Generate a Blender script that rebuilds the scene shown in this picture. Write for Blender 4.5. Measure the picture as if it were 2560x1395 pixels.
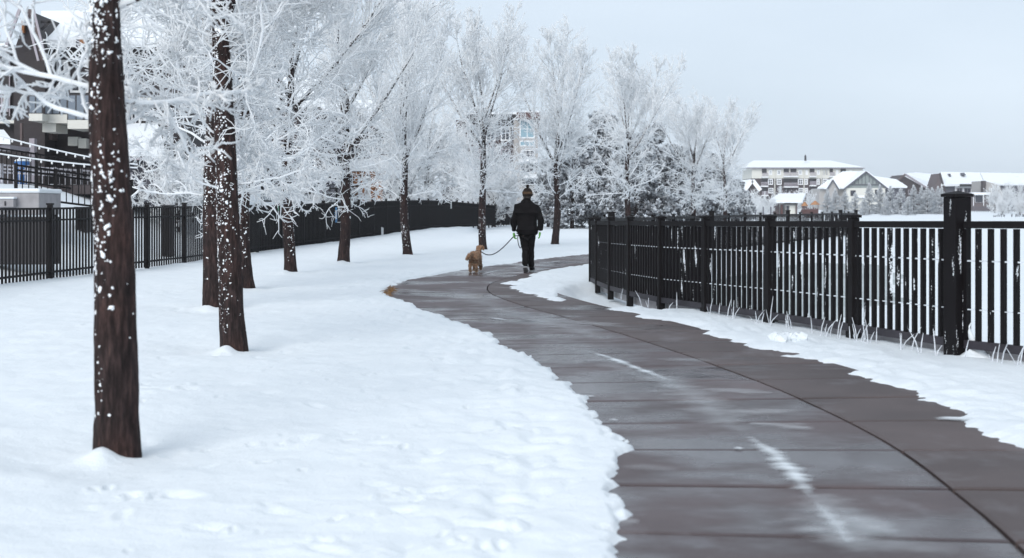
import bpy, math, random
import numpy as np
from mathutils import Vector, Matrix

scene = bpy.context.scene
COL = scene.collection
for o in list(bpy.data.objects):
    bpy.data.objects.remove(o, do_unlink=True)

# ---------------------------------------------------------------- camera
F = 3555.0            # focal length in pixels of the 2560 px wide photograph
CH = 1.36             # eye height
cam = bpy.data.cameras.new("camera")
cam.lens = 50.0
cam.sensor_width = 36.0
cam.shift_y = -177.5 / 2560.0
cam.clip_start = 0.1
cam.clip_end = 3000
cam.dof.use_dof = True
cam.dof.focus_distance = 24.0
cam.dof.aperture_fstop = 3.2
camo = bpy.data.objects.new("camera", cam)
COL.objects.link(camo)
camo.location = (0, 0, CH)
camo.rotation_euler = (math.radians(90), 0, 0)
scene.camera = camo

# ---------------------------------------------------------------- sky: closed overcast
SUN_EL, SUN_AZ = math.radians(32), math.radians(205)
world = bpy.data.worlds.new("World")
scene.world = world
world.use_nodes = True
nt = world.node_tree
nt.nodes.clear()
out = nt.nodes.new("ShaderNodeOutputWorld")
bg = nt.nodes.new("ShaderNodeBackground")
bg.inputs["Strength"].default_value = 0.1
sky = nt.nodes.new("ShaderNodeTexSky")
sky.sky_type = 'NISHITA'
sky.sun_disc = False
sky.sun_elevation = SUN_EL
sky.sun_rotation = SUN_AZ
sky.air_density = 1.0
sky.dust_density = 2.0
tc = nt.nodes.new("ShaderNodeTexCoord")
mp = nt.nodes.new("ShaderNodeMapping")
mp.inputs["Scale"].default_value = (1.0, 1.0, 3.2)
nz = nt.nodes.new("ShaderNodeTexNoise")
nz.inputs["Scale"].default_value = 2.2
nz.inputs["Detail"].default_value = 4.0
nz.inputs["Roughness"].default_value = 0.5
ramp = nt.nodes.new("ShaderNodeValToRGB")
ramp.color_ramp.elements[0].position = 0.3
ramp.color_ramp.elements[0].color = (4.2, 4.88, 5.65, 1)
ramp.color_ramp.elements[1].position = 0.72
ramp.color_ramp.elements[1].color = (5.15, 5.83, 6.6, 1)
mix = nt.nodes.new("ShaderNodeMixRGB")
mix.inputs["Fac"].default_value = 0.93
nt.links.new(tc.outputs["Generated"], mp.inputs["Vector"])
nt.links.new(mp.outputs["Vector"], nz.inputs["Vector"])
nt.links.new(nz.outputs["Fac"], ramp.inputs["Fac"])
nt.links.new(sky.outputs["Color"], mix.inputs["Color1"])
nt.links.new(ramp.outputs["Color"], mix.inputs["Color2"])
nt.links.new(mix.outputs["Color"], bg.inputs["Color"])
nt.links.new(bg.outputs["Background"], out.inputs["Surface"])

sun = bpy.data.lights.new("sun", 'SUN')
sun.energy = 1.5
sun.angle = math.radians(40)
sun.color = (1.0, 0.985, 0.965)
suno = bpy.data.objects.new("sun", sun)
COL.objects.link(suno)
# the light comes from behind the camera and a little to its left
_d = Vector((-math.sin(math.radians(25)) * math.cos(SUN_EL), -math.cos(math.radians(25)) * math.cos(SUN_EL), math.sin(SUN_EL)))
suno.rotation_euler = _d.to_track_quat('Z', 'Y').to_euler()

scene.view_settings.view_transform = 'Standard'
scene.view_settings.look = 'None'
scene.view_settings.exposure = 0.68
scene.view_settings.gamma = 1.0
scene.view_settings.use_curve_mapping = False
scene.render.engine = 'CYCLES'
scene.cycles.max_bounces = 10
scene.cycles.diffuse_bounces = 8
scene.cycles.transmission_bounces = 8
scene.cycles.transparent_max_bounces = 8

# ---------------------------------------------------------------- small maths
def wx(px, D): return (px - 1280.0) * D / F
def wz(py, D): return CH - (py - 520.0) * D / F
def dep(py): return CH * F / (py - 520.0)       # depth of a ground point seen at that row

def ss(t):
    t = np.clip(t, 0, 1)
    return t * t * (3 - 2 * t)

def hash2(ix, iy, seed):
    h = (ix.astype(np.int64) * 374761393 + iy.astype(np.int64) * 668265263 + seed * 1442695041) & 0xFFFFFFFF
    h = ((h ^ (h >> 13)) * 1274126177) & 0xFFFFFFFF
    h = h ^ (h >> 16)
    return (h & 0xFFFF).astype(np.float64) / 65535.0

def vn(x, y, seed=0, perx=None):
    x = np.asarray(x, float); y = np.asarray(y, float)
    ix = np.floor(x); iy = np.floor(y)
    fx = x - ix; fy = y - iy
    fx = fx * fx * (3 - 2 * fx); fy = fy * fy * (3 - 2 * fy)
    ax, bx = ix, ix + 1
    if perx:
        ax = np.mod(ax, perx); bx = np.mod(bx, perx)
    a = hash2(ax, iy, seed); b = hash2(bx, iy, seed)
    c = hash2(ax, iy + 1, seed); d = hash2(bx, iy + 1, seed)
    return (a * (1 - fx) + b * fx) * (1 - fy) + (c * (1 - fx) + d * fx) * fy - 0.5

def fbm(x, y, seed=0, octs=3):
    t = 0; a = 1.0
    for k in range(octs):
        t = t + a * vn(x * 2 ** k, y * 2 ** k, seed + k * 17)
        a *= 0.5
    return t

def unit(v):
    return v / np.maximum(np.linalg.norm(v, axis=-1, keepdims=True), 1e-9)

# ---------------------------------------------------------------- objects and meshes
ORG = {}
def tag(o, label=None, cat=None, group=None, kind=None):
    if label: o["label"] = label
    if cat: o["category"] = cat
    if group: o["group"] = group
    if kind: o["kind"] = kind
    return o

def empty(name, loc, label, cat, group=None):
    o = bpy.data.objects.new(name, None)
    o.empty_display_size = 0.2
    o.location = loc
    COL.objects.link(o)
    ORG[o] = Vector(loc)
    return tag(o, label, cat, group)

def link(name, me, mat, parent=None, kind=None):
    """one object from a mesh whose coordinates are relative to its parent's origin"""
    if mat is not None and len(me.materials) == 0:
        me.materials.append(mat)
    o = bpy.data.objects.new(name, me)
    COL.objects.link(o)
    if parent is not None:
        o.parent = parent
        ORG[o] = ORG.get(parent, Vector((0, 0, 0)))
    if kind: o["kind"] = kind
    return o

def copy_tree(o, parent=None, loc=None):
    c = o.copy()
    COL.objects.link(c)
    if parent is not None: c.parent = parent
    if loc is not None: c.location = loc
    for ch in list(o.children):
        copy_tree(ch, c)
    return c

def np_mesh(name, verts, quads=None, tris=None, smooth=False, attr=None):
    me = bpy.data.meshes.new(name)
    verts = np.asarray(verts, np.float32)
    nq = 0 if quads is None else len(quads)
    ntq = 0 if tris is None else len(tris)
    me.vertices.add(len(verts))
    me.vertices.foreach_set("co", verts.ravel())
    loops = []
    if nq: loops.append(np.asarray(quads, np.int32).ravel())
    if ntq: loops.append(np.asarray(tris, np.int32).ravel())
    lv = np.concatenate(loops)
    me.loops.add(len(lv))
    me.loops.foreach_set("vertex_index", lv)
    me.polygons.add(nq + ntq)
    ls = np.concatenate([np.arange(nq) * 4, nq * 4 + np.arange(ntq) * 3]).astype(np.int32)
    me.polygons.foreach_set("loop_start", ls)
    if smooth:
        me.polygons.foreach_set("use_smooth", np.ones(nq + ntq, bool))
    if attr is not None:
        a = me.attributes.new("frost", 'FLOAT', 'POINT')
        a.data.foreach_set("value", np.asarray(attr, np.float32))
    me.update(calc_edges=True)
    me.validate()
    return me

class MB:
    """collects boxes, prisms and tubes given in world coordinates; build() makes ONE mesh object"""
    def __init__(s): s.v = []; s.f = []
    def add(s, vs, fs):
        n = len(s.v)
        s.v += [tuple(map(float, v)) for v in vs]
        s.f += [tuple(i + n for i in f) for f in fs]
        return s
    def box(s, x0, x1, y0, y1, z0, z1):
        v = [(x, y, z) for z in (z0, z1) for y in (y0, y1) for x in (x0, x1)]
        return s.add(v, [(0, 2, 3, 1), (4, 5, 7, 6), (0, 1, 5, 4), (2, 6, 7, 3), (0, 4, 6, 2), (1, 3, 7, 5)])
    def pbox(s, px0, px1, py0, py1, D, depth):
        """front face covers that patch of the photograph at depth D"""
        return s.box(wx(px0, D), wx(px1, D), D, D + depth, wz(py1, D), wz(py0, D))
    def obox(s, p, q, w, h, up=(0, 0, 1)):
        """bar from p to q, w wide and h high"""
        p = Vector(p); q = Vector(q)
        d = (q - p).normalized(); u = Vector(up)
        sx = d.cross(u)
        if sx.length < 1e-6: sx = d.cross(Vector((1, 0, 0)))
        sx.normalize(); uz = sx.cross(d).normalized()
        v = []
        for b in (p, q):
            for a, c in ((-1, -1), (1, -1), (1, 1), (-1, 1)):
                v.append(b + sx * (a * w / 2) + uz * (c * h / 2))
        return s.add(v, [(3, 2, 1, 0), (4, 5, 6, 7), (0, 1, 5, 4), (1, 2, 6, 5), (2, 3, 7, 6), (3, 0, 4, 7)])
    def prism(s, poly, y0, y1):
        """polygon of (x, z), extruded along y"""
        n = len(poly)
        v = [(x, y0, z) for x, z in poly] + [(x, y1, z) for x, z in poly]
        f = [tuple(range(n)), tuple(range(2 * n - 1, n - 1, -1))]
        f += [(i, i + n, (i + 1) % n + n, (i + 1) % n) for i in range(n)]
        return s.add(v, f)
    def slab(s, a, b, c, d, t):
        """a sloping quad a-b-c-d with thickness t upwards"""
        v = [Vector(p) for p in (a, b, c, d)]
        n = (v[1] - v[0]).cross(v[2] - v[0]).normalized()
        if n.z < 0: n = -n
        w = [p + n * t for p in v]
        return s.add(v + w, [(3, 2, 1, 0), (4, 5, 6, 7), (0, 1, 5, 4), (1, 2, 6, 5), (2, 3, 7, 6), (3, 0, 4, 7)])
    def tube(s, pts, r, n=6):
        pts = [Vector(p) for p in pts]
        rs = r if isinstance(r, (list, tuple)) else [r] * len(pts)
        base = len(s.v); vs = []; fs = []
        for i, p in enumerate(pts):
            d = (pts[min(i + 1, len(pts) - 1)] - pts[max(i - 1, 0)]).normalized()
            u = d.cross(Vector((0.3, 0.9, 0.2))).normalized(); w = d.cross(u)
            for k in range(n):
                a = 2 * math.pi * k / n
                vs.append(p + (u * math.cos(a) + w * math.sin(a)) * rs[i])
        for i in range(len(pts) - 1):
            for k in range(n):
                fs.append((i * n + k, i * n + (k + 1) % n, (i + 1) * n + (k + 1) % n, (i + 1) * n + k))
        fs.append(tuple(range(n - 1, -1, -1)))
        fs.append(tuple((len(pts) - 1) * n + k for k in range(n)))
        return s.add(vs, fs)
    def lathe(s, c, prof, n=16):
        c = Vector(c); vs = []; fs = []
        for r, z in prof:
            for k in range(n):
                a = 2 * math.pi * k / n
                vs.append(c + Vector((r * math.cos(a), r * math.sin(a), z)))
        for i in range(len(prof) - 1):
            for k in range(n):
                fs.append((i * n + k, i * n + (k + 1) % n, (i + 1) * n + (k + 1) % n, (i + 1) * n + k))
        fs.append(tuple(range(n - 1, -1, -1)))
        fs.append(tuple((len(prof) - 1) * n + k for k in range(n)))
        return s.add(vs, fs)
    def build(s, name, mat, parent=None, kind=None, smooth=False, bevel=0.0):
        o0 = ORG.get(parent, Vector((0, 0, 0))) if parent is not None else Vector((0, 0, 0))
        me = bpy.data.meshes.new(name)
        me.from_pydata([(x - o0.x, y - o0.y, z - o0.z) for x, y, z in s.v], [], s.f)
        if smooth:
            me.polygons.foreach_set("use_smooth", [True] * len(me.polygons))
        me.update()
        o = link(name, me, mat, parent, kind)
        if bevel:
            b = o.modifiers.new("bevel", 'BEVEL'); b.width = bevel; b.segments = 2; b.limit_method = 'ANGLE'
        return o

# ---------------------------------------------------------------- materials
def M(name):
    m = bpy.data.materials.new(name); m.use_nodes = True
    return m, m.node_tree, m.node_tree.nodes["Principled BSDF"]

def simple(name, col, rough=0.6, metal=0.0, var=0.25, scale=6.0, bump=0.0, bscale=40.0, coords="Object", stretch=(1, 1, 1)):
    """one colour with mottled variation and an optional fine relief"""
    m, t, b = M(name)
    c = t.nodes.new("ShaderNodeTexCoord")
    g = t.nodes.new("ShaderNodeMapping"); g.inputs["Scale"].default_value = stretch
    t.links.new(c.outputs[coords], g.inputs["Vector"])
    n = t.nodes.new("ShaderNodeTexNoise")
    n.inputs["Scale"].default_value = scale; n.inputs["Detail"].default_value = 5
    t.links.new(g.outputs["Vector"], n.inputs["Vector"])
    r = t.nodes.new("ShaderNodeValToRGB")
    r.color_ramp.elements[0].position = 0.25; r.color_ramp.elements[1].position = 0.75
    r.color_ramp.elements[0].color = (*[max(0, x * (1 - var)) for x in col], 1)
    r.color_ramp.elements[1].color = (*[min(1, x * (1 + var)) for x in col], 1)
    t.links.new(n.outputs["Fac"], r.inputs["Fac"])
    t.links.new(r.outputs["Color"], b.inputs["Base Color"])
    b.inputs["Roughness"].default_value = rough
    b.inputs["Metallic"].default_value = metal
    if bump:
        n2 = t.nodes.new("ShaderNodeTexNoise")
        n2.inputs["Scale"].default_value = bscale; n2.inputs["Detail"].default_value = 4
        t.links.new(g.outputs["Vector"], n2.inputs["Vector"])
        bp = t.nodes.new("ShaderNodeBump"); bp.inputs["Strength"].default_value = bump; bp.inputs["Distance"].default_value = 0.02
        t.links.new(n2.outputs["Fac"], bp.inputs["Height"])
        t.links.new(bp.outputs["Normal"], b.inputs["Normal"])
    return m

MAT = {}
def snow_material():
    """settled snow: a soft crust, fine crystals, a few grey specks of grit"""
    m, t, b = M("snow")
    L = t.links.new
    c = t.nodes.new("ShaderNodeNewGeometry")
    def nz_(s, d=4, r=0.55):
        n = t.nodes.new("ShaderNodeTexNoise"); n.inputs["Scale"].default_value = s; n.inputs["Detail"].default_value = d; n.inputs["Roughness"].default_value = r
        L(c.outputs["Position"], n.inputs["Vector"]); return n.outputs["Fac"]
    r = t.nodes.new("ShaderNodeValToRGB")
    r.color_ramp.elements[0].position = 0.3; r.color_ramp.elements[0].color = (0.725, 0.765, 0.795, 1)
    r.color_ramp.elements[1].position = 0.7; r.color_ramp.elements[1].color = (0.765, 0.80, 0.825, 1)
    L(nz_(2.2), r.inputs["Fac"])
    g = t.nodes.new("ShaderNodeValToRGB")
    g.color_ramp.elements[0].position = 0.20; g.color_ramp.elements[0].color = (0.62, 0.62, 0.63, 1)
    g.color_ramp.elements[1].position = 0.27; g.color_ramp.elements[1].color = (1, 1, 1, 1)
    L(nz_(38, 2), g.inputs["Fac"])
    x = t.nodes.new("ShaderNodeMixRGB"); x.blend_type = 'MULTIPLY'; x.inputs["Fac"].default_value = 1.0
    L(r.outputs["Color"], x.inputs["Color1"]); L(g.outputs["Color"], x.inputs["Color2"])
    L(x.outputs["Color"], b.inputs["Base Color"])
    b.inputs["Roughness"].default_value = 0.62
    p1 = t.nodes.new("ShaderNodeBump"); p1.inputs["Strength"].default_value = 0.55; p1.inputs["Distance"].default_value = 0.03
    L(nz_(9, 6, 0.65), p1.inputs["Height"])
    p2 = t.nodes.new("ShaderNodeBump"); p2.inputs["Strength"].default_value = 0.5; p2.inputs["Distance"].default_value = 0.008
    L(nz_(110, 3, 0.6), p2.inputs["Height"]); L(p1.outputs["Normal"], p2.inputs["Normal"])
    L(p2.outputs["Normal"], b.inputs["Normal"])
    return m
MAT["snow"] = snow_material()
def film_material():
    """thin ice, trodden snow and painted damp sheen: as opaque as it is thick (vertex attribute "frost")"""
    m, t, b = M("ice_sheen_film")
    L = t.links.new
    a = t.nodes.new("ShaderNodeAttribute"); a.attribute_name = "frost"
    c = t.nodes.new("ShaderNodeNewGeometry")
    g = t.nodes.new("ShaderNodeMapping"); g.inputs["Scale"].default_value = (14, 45, 1)
    L(c.outputs["Position"], g.inputs["Vector"])
    n = t.nodes.new("ShaderNodeTexNoise"); n.inputs["Scale"].default_value = 1.0; n.inputs["Detail"].default_value = 4
    L(g.outputs["Vector"], n.inputs["Vector"])
    s = t.nodes.new("ShaderNodeMath"); s.operation = 'MULTIPLY_ADD'; s.inputs[1].default_value = 0.55; s.inputs[2].default_value = -0.27
    L(n.outputs["Fac"], s.inputs[0])
    u = t.nodes.new("ShaderNodeMath"); u.operation = 'ADD'; u.use_clamp = True
    L(a.outputs["Fac"], u.inputs[0])
    v = t.nodes.new("ShaderNodeMath"); v.operation = 'MULTIPLY'; L(s.outputs["Value"], v.inputs[0])
    k = t.nodes.new("ShaderNodeMath"); k.operation = 'MULTIPLY'; k.inputs[1].default_value = 2.2; k.use_clamp = True; L(a.outputs["Fac"], k.inputs[0])
    L(k.outputs["Value"], v.inputs[1]); L(v.outputs["Value"], u.inputs[1])
    b.inputs["Base Color"].default_value = (0.76, 0.80, 0.83, 1); b.inputs["Roughness"].default_value = 0.45
    L(u.outputs["Value"], b.inputs["Alpha"])
    return m
MAT["film"] = film_material()
MAT["roof_snow"] = simple("roof_snow", (0.80, 0.825, 0.85), 0.7, var=0.03, scale=0.8, bump=0.3, bscale=3.0)
MAT["frost"] = simple("frost", (0.88, 0.905, 0.93), 0.75, var=0.04, scale=20.0)
MAT["concrete_grey"] = simple("concrete_grey", (0.30, 0.29, 0.30), 0.85, var=0.18, scale=4.0, bump=0.3)
MAT["bed"] = simple("path_bed", (0.035, 0.03, 0.03), 0.9)
MAT["lap_dark"] = simple("dark_siding", (0.022, 0.016, 0.018), 0.7, var=0.3, stretch=(1, 1, 6))
MAT["brown_trim"] = simple("brown_trim", (0.10, 0.072, 0.07), 0.65, var=0.2, stretch=(6, 6, 1))
MAT["lilac_trim"] = simple("pale_trim", (0.33, 0.30, 0.33), 0.6, var=0.1)
MAT["cream"] = simple("cream_siding", (0.62, 0.61, 0.56), 0.7, var=0.06, stretch=(1, 1, 8))
MAT["white_trim"] = simple("white_trim", (0.78, 0.79, 0.80), 0.6, var=0.05)
MAT["brick"] = simple("maroon_brick", (0.060, 0.042, 0.044), 0.85, var=0.3, scale=3.0)
MAT["brown_wall"] = simple("brown_siding", (0.052, 0.040, 0.042), 0.75, var=0.25, stretch=(4, 4, 1))
MAT["rust_wall"] = simple("rust_siding", (0.115, 0.090, 0.092), 0.75, var=0.2, stretch=(5, 5, 1))
MAT["slate_wall"] = simple("slate_siding", (0.085, 0.085, 0.105), 0.75, var=0.2, stretch=(1, 1, 5))
MAT["sage"] = simple("sage_boards", (0.23, 0.26, 0.255), 0.7, var=0.12)
MAT["taupe"] = simple("taupe_stucco", (0.36, 0.345, 0.335), 0.8, var=0.08)
MAT["dark_frame"] = simple("dark_frame", (0.02, 0.018, 0.022), 0.5)
MAT["wood_orange"] = simple("cedar_wood", (0.22, 0.085, 0.025), 0.65, var=0.3, scale=3, stretch=(6, 6, 0.8))
MAT["blue_plastic"] = simple("blue_plastic", (0.012, 0.10, 0.30), 0.45, var=0.15)
MAT["sign_blue"] = simple("sign_blue", (0.10, 0.27, 0.50), 0.5, var=0.1)
MAT["sign_white"] = simple("sign_white", (0.72, 0.74, 0.76), 0.5, var=0.05)
MAT["sign_green"] = simple("sign_green", (0.16, 0.34, 0.24), 0.5, var=0.1)
MAT["curtain_lit"] = simple("curtain_amber", (0.22, 0.13, 0.04), 0.8, var=0.5, scale=5)  # amber curtain with the window's yellow light put into its colour
MAT["orange_roof"] = simple("orange_plastic", (0.36, 0.17, 0.07), 0.5, var=0.15)
MAT["maroon"] = simple("maroon_paint", (0.075, 0.028, 0.025), 0.6, var=0.2)
MAT["leash"] = simple("leash_webbing", (0.018, 0.016, 0.022), 0.8)
MAT["jacket"] = simple("black_jacket", (0.0085, 0.0075, 0.008), 0.9, var=0.3, scale=9, bump=0.5, bscale=14)
MAT["trousers"] = simple("black_trousers", (0.0085, 0.0075, 0.0075), 0.92, var=0.3, scale=9, bump=0.5, bscale=12)
MAT["beanie"] = simple("dark_knit", (0.022, 0.016, 0.013), 0.95, var=0.4, scale=40, bump=0.6, bscale=60)
MAT["beanie_band"] = simple("tan_knit", (0.085, 0.052, 0.032), 0.95, var=0.4, scale=40, bump=0.6, bscale=60)
MAT["glove"] = simple("lime_glove", (0.16, 0.42, 0.10), 0.85, var=0.15, scale=30)
MAT["skin"] = simple("skin", (0.50, 0.30, 0.22), 0.6, var=0.06)
MAT["hair"] = simple("dark_hair", (0.02, 0.014, 0.01), 0.6)
MAT["shoe"] = simple("black_shoe", (0.010, 0.010, 0.011), 0.6)
MAT["sole"] = simple("white_sole", (0.30, 0.31, 0.32), 0.6)
MAT["coat"] = simple("apricot_coat", (0.30, 0.175, 0.108), 0.95, var=0.35, scale=24, bump=0.8, bscale=45)
MAT["coat_pale"] = simple("pale_coat", (0.40, 0.29, 0.21), 0.95, var=0.3, scale=24, bump=0.8, bscale=45)
MAT["nose"] = simple("dark_nose", (0.01, 0.008, 0.008), 0.4)
MAT["dry_grass"] = simple("dry_grass", (0.22, 0.12, 0.05), 0.9, var=0.4, scale=12)
MAT["lamp_white"] = simple("bulb_glass", (0.75, 0.75, 0.74), 0.3, var=0.03)
MAT["cable"] = simple("frosted_cable", (0.66, 0.69, 0.72), 0.8, var=0.1)

for _k in ("jacket", "trousers", "beanie", "beanie_band", "shoe", "leash", "coat", "coat_pale"):
    MAT[_k].node_tree.nodes["Principled BSDF"].inputs["Specular IOR Level"].default_value = 0.08

def glass(name, col, rough=0.08):
    m, t, b = M(name)
    b.inputs["Base Color"].default_value = (*col, 1)
    b.inputs["Roughness"].default_value = rough
    b.inputs["Specular IOR Level"].default_value = 0.6
    n = t.nodes.new("ShaderNodeTexNoise"); n.inputs["Scale"].default_value = 0.8
    bp = t.nodes.new("ShaderNodeBump"); bp.inputs["Strength"].default_value = 0.05
    t.links.new(n.outputs["Fac"], bp.inputs["Height"]); t.links.new(bp.outputs["Normal"], b.inputs["Normal"])
    return m
MAT["pane"] = glass("window_pane", (0.035, 0.037, 0.05))
MAT["pane_blue"] = glass("blue_glazing", (0.24, 0.36, 0.42), 0.15)
MAT["pane_grey"] = glass("grey_glazing", (0.16, 0.19, 0.23), 0.12)

def bark_material():
    """bark with hoar frost: the vertex attribute "frost" gives how much of the surface is rimed"""
    m, t, b = M("frosted_bark")
    L = t.links.new
    c = t.nodes.new("ShaderNodeTexCoord")
    g = t.nodes.new("ShaderNodeMapping"); g.inputs["Scale"].default_value = (16, 16, 3.0)
    L(c.outputs["Object"], g.inputs["Vector"])
    n = t.nodes.new("ShaderNodeTexNoise"); n.inputs["Scale"].default_value = 2.2; n.inputs["Detail"].default_value = 8; n.inputs["Roughness"].default_value = 0.7
    L(g.outputs["Vector"], n.inputs["Vector"])
    r = t.nodes.new("ShaderNodeValToRGB")
    e = r.color_ramp.elements
    e[0].position = 0.30; e[0].color = (0.005, 0.0036, 0.0036, 1)
    e[1].position = 0.80; e[1].color = (0.105, 0.060, 0.048, 1)
    x = e.new(0.50); x.color = (0.024, 0.0165, 0.016, 1)
    x = e.new(0.64); x.color = (0.054, 0.035, 0.033, 1)
    L(n.outputs["Fac"], r.inputs["Fac"])
    # large patches: warmer, paler wood where bark has flaked
    n3 = t.nodes.new("ShaderNodeTexNoise"); n3.inputs["Scale"].default_value = 3.0; n3.inputs["Detail"].default_value = 3
    L(c.outputs["Object"], n3.inputs["Vector"])
    mr = t.nodes.new("ShaderNodeMapRange"); mr.inputs["From Min"].default_value = 0.45; mr.inputs["From Max"].default_value = 0.75
    mr.inputs["To Min"].default_value = 0.0; mr.inputs["To Max"].default_value = 0.55
    L(n3.outputs["Fac"], mr.inputs["Value"])
    wm = t.nodes.new("ShaderNodeMixRGB"); wm.blend_type = 'MULTIPLY'; wm.inputs["Color2"].default_value = (2.0, 1.5, 1.3, 1)
    L(mr.outputs["Result"], wm.inputs["Fac"]); L(r.outputs["Color"], wm.inputs["Color1"])
    # frost
    a = t.nodes.new("ShaderNodeAttribute"); a.attribute_name = "frost"
    n2 = t.nodes.new("ShaderNodeTexNoise"); n2.inputs["Scale"].default_value = 26; n2.inputs["Detail"].default_value = 3
    L(c.outputs["Object"], n2.inputs["Vector"])
    ge = t.nodes.new("ShaderNodeNewGeometry")
    dt = t.nodes.new("ShaderNodeVectorMath"); dt.operation = 'DOT_PRODUCT'; dt.inputs[1].default_value = (-0.45, -0.25, 0.6)
    L(ge.outputs["Normal"], dt.inputs[0])
    m1 = t.nodes.new("ShaderNodeMath"); m1.operation = 'MULTIPLY'; m1.inputs[1].default_value = 0.16
    L(dt.outputs["Value"], m1.inputs[0])
    m2 = t.nodes.new("ShaderNodeMath"); m2.operation = 'ADD'
    L(a.outputs["Fac"], m2.inputs[0]); L(m1.outputs["Value"], m2.inputs[1])
    m3 = t.nodes.new("ShaderNodeMath"); m3.operation = 'SUBTRACT'
    L(m2.outputs["Value"], m3.inputs[0]); L(n2.outputs["Fac"], m3.inputs[1])
    m4 = t.nodes.new("ShaderNodeMapRange"); m4.inputs["From Min"].default_value = -0.03; m4.inputs["From Max"].default_value = 0.03
    L(m3.outputs["Value"], m4.inputs["Value"])
    mx = t.nodes.new("ShaderNodeMixRGB"); mx.inputs["Color2"].default_value = (0.95, 0.962, 0.972, 1)
    L(m4.outputs["Result"], mx.inputs["Fac"]); L(wm.outputs["Color"], mx.inputs["Color1"])
    L(mx.outputs["Color"], b.inputs["Base Color"])
    b.inputs["Roughness"].default_value = 0.85
    b.inputs["Specular IOR Level"].default_value = 0.15
    # hoar frost lets light through
    tl = t.nodes.new("ShaderNodeBsdfTranslucent"); tl.inputs["Color"].default_value = (0.95, 0.96, 0.97, 1)
    ms = t.nodes.new("ShaderNodeMixShader")
    mf = t.nodes.new("ShaderNodeMath"); mf.operation = 'MULTIPLY'; mf.inputs[1].default_value = 0.42
    L(m4.outputs["Result"], mf.inputs[0]); L(mf.outputs["Value"], ms.inputs["Fac"])
    L(b.outputs["BSDF"], ms.inputs[1]); L(tl.outputs["BSDF"], ms.inputs[2])
    L(ms.outputs["Shader"], t.nodes["Material Output"].inputs["Surface"])
    bp = t.nodes.new("ShaderNodeBump"); bp.inputs["Strength"].default_value = 0.6; bp.inputs["Distance"].default_value = 0.012
    L(n.outputs["Fac"], bp.inputs["Height"]); L(bp.outputs["Normal"], b.inputs["Normal"])
    return m
MAT["bark"] = bark_material()

def needle_material():
    m, t, b = M("frosted_needles")
    L = t.links.new
    a = t.nodes.new("ShaderNodeAttribute"); a.attribute_name = "frost"
    r = t.nodes.new("ShaderNodeValToRGB")
    e = r.color_ramp.elements
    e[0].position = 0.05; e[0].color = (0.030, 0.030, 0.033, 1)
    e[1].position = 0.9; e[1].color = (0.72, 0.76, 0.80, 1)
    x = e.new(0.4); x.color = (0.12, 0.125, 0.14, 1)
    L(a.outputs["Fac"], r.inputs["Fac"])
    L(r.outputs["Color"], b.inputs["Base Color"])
    b.inputs["Roughness"].default_value = 0.85
    b.inputs["Specular IOR Level"].default_value = 0.2
    return m
MAT["needles"] = needle_material()

def railing_material():
    """black powder-coated metal with rime streaks where the wind has driven it on"""
    m, t, b = M("black_railing_metal")
    L = t.links.new
    ge = t.nodes.new("ShaderNodeNewGeometry")
    g = t.nodes.new("ShaderNodeMapping"); g.inputs["Scale"].default_value = (15, 15, 2.0)
    L(ge.outputs["Position"], g.inputs["Vector"])
    n = t.nodes.new("ShaderNodeTexNoise"); n.inputs["Scale"].default_value = 1.0; n.inputs["Detail"].default_value = 2
    L(g.outputs["Vector"], n.inputs["Vector"])
    g2 = t.nodes.new("ShaderNodeMapping"); g2.inputs["Scale"].default_value = (90, 90, 60)
    L(ge.outputs["Position"], g2.inputs["Vector"])
    n2 = t.nodes.new("ShaderNodeTexNoise"); n2.inputs["Scale"].default_value = 1.0; n2.inputs["Detail"].default_value = 2
    L(g2.outputs["Vector"], n2.inputs["Vector"])
    s = t.nodes.new("ShaderNodeMath"); s.operation = 'MULTIPLY_ADD'; s.inputs[1].default_value = 0.28
    L(n2.outputs["Fac"], s.inputs[0]); L(n.outputs["Fac"], s.inputs[2])
    # the run nearer the open bend of the shore caught the wind, the rest was sheltered
    sx = t.nodes.new("ShaderNodeSeparateXYZ"); L(ge.outputs["Position"], sx.inputs["Vector"])
    sh = t.nodes.new("ShaderNodeMapRange"); sh.inputs["From Min"].default_value = 1.6; sh.inputs["From Max"].default_value = 3.2; sh.inputs["To Min"].default_value = -0.07; sh.inputs["To Max"].default_value = 0.005
    L(sx.outputs["X"], sh.inputs["Value"])
    s2_ = t.nodes.new("ShaderNodeMath"); s2_.operation = 'ADD'; L(s.outputs["Value"], s2_.inputs[0]); L(sh.outputs["Result"], s2_.inputs[1])
    mr = t.nodes.new("ShaderNodeMapRange")
    mr.inputs["From Min"].default_value = 0.79; mr.inputs["From Max"].default_value = 0.83
    L(s2_.outputs["Value"], mr.inputs["Value"])
    mx = t.nodes.new("ShaderNodeMixRGB")
    mx.inputs["Color1"].default_value = (0.0065, 0.0052, 0.006, 1); mx.inputs["Color2"].default_value = (0.80, 0.84, 0.88, 1)
    L(mr.outputs["Result"], mx.inputs["Fac"]); L(mx.outputs["Color"], b.inputs["Base Color"])
    rr = t.nodes.new("ShaderNodeMapRange"); rr.inputs["To Min"].default_value = 0.5; rr.inputs["To Max"].default_value = 0.9
    L(mr.outputs["Result"], rr.inputs["Value"]); L(rr.outputs["Result"], b.inputs["Roughness"])
    b.inputs["Specular IOR Level"].default_value = 0.12
    return m
MAT["rail"] = railing_material()
MAT["rail_plain"] = simple("black_fence_metal", (0.0065, 0.0052, 0.006), 0.65, var=0.3)
MAT["rail_plain"].node_tree.nodes["Principled BSDF"].inputs["Specular IOR Level"].default_value = 0.18

MAT["rail_skylit"] = simple("lit_railing_metal", (0.022, 0.018, 0.024), 0.6, var=0.4)  # bottom rail's frost and catch of skylight put into a paler black

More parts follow.
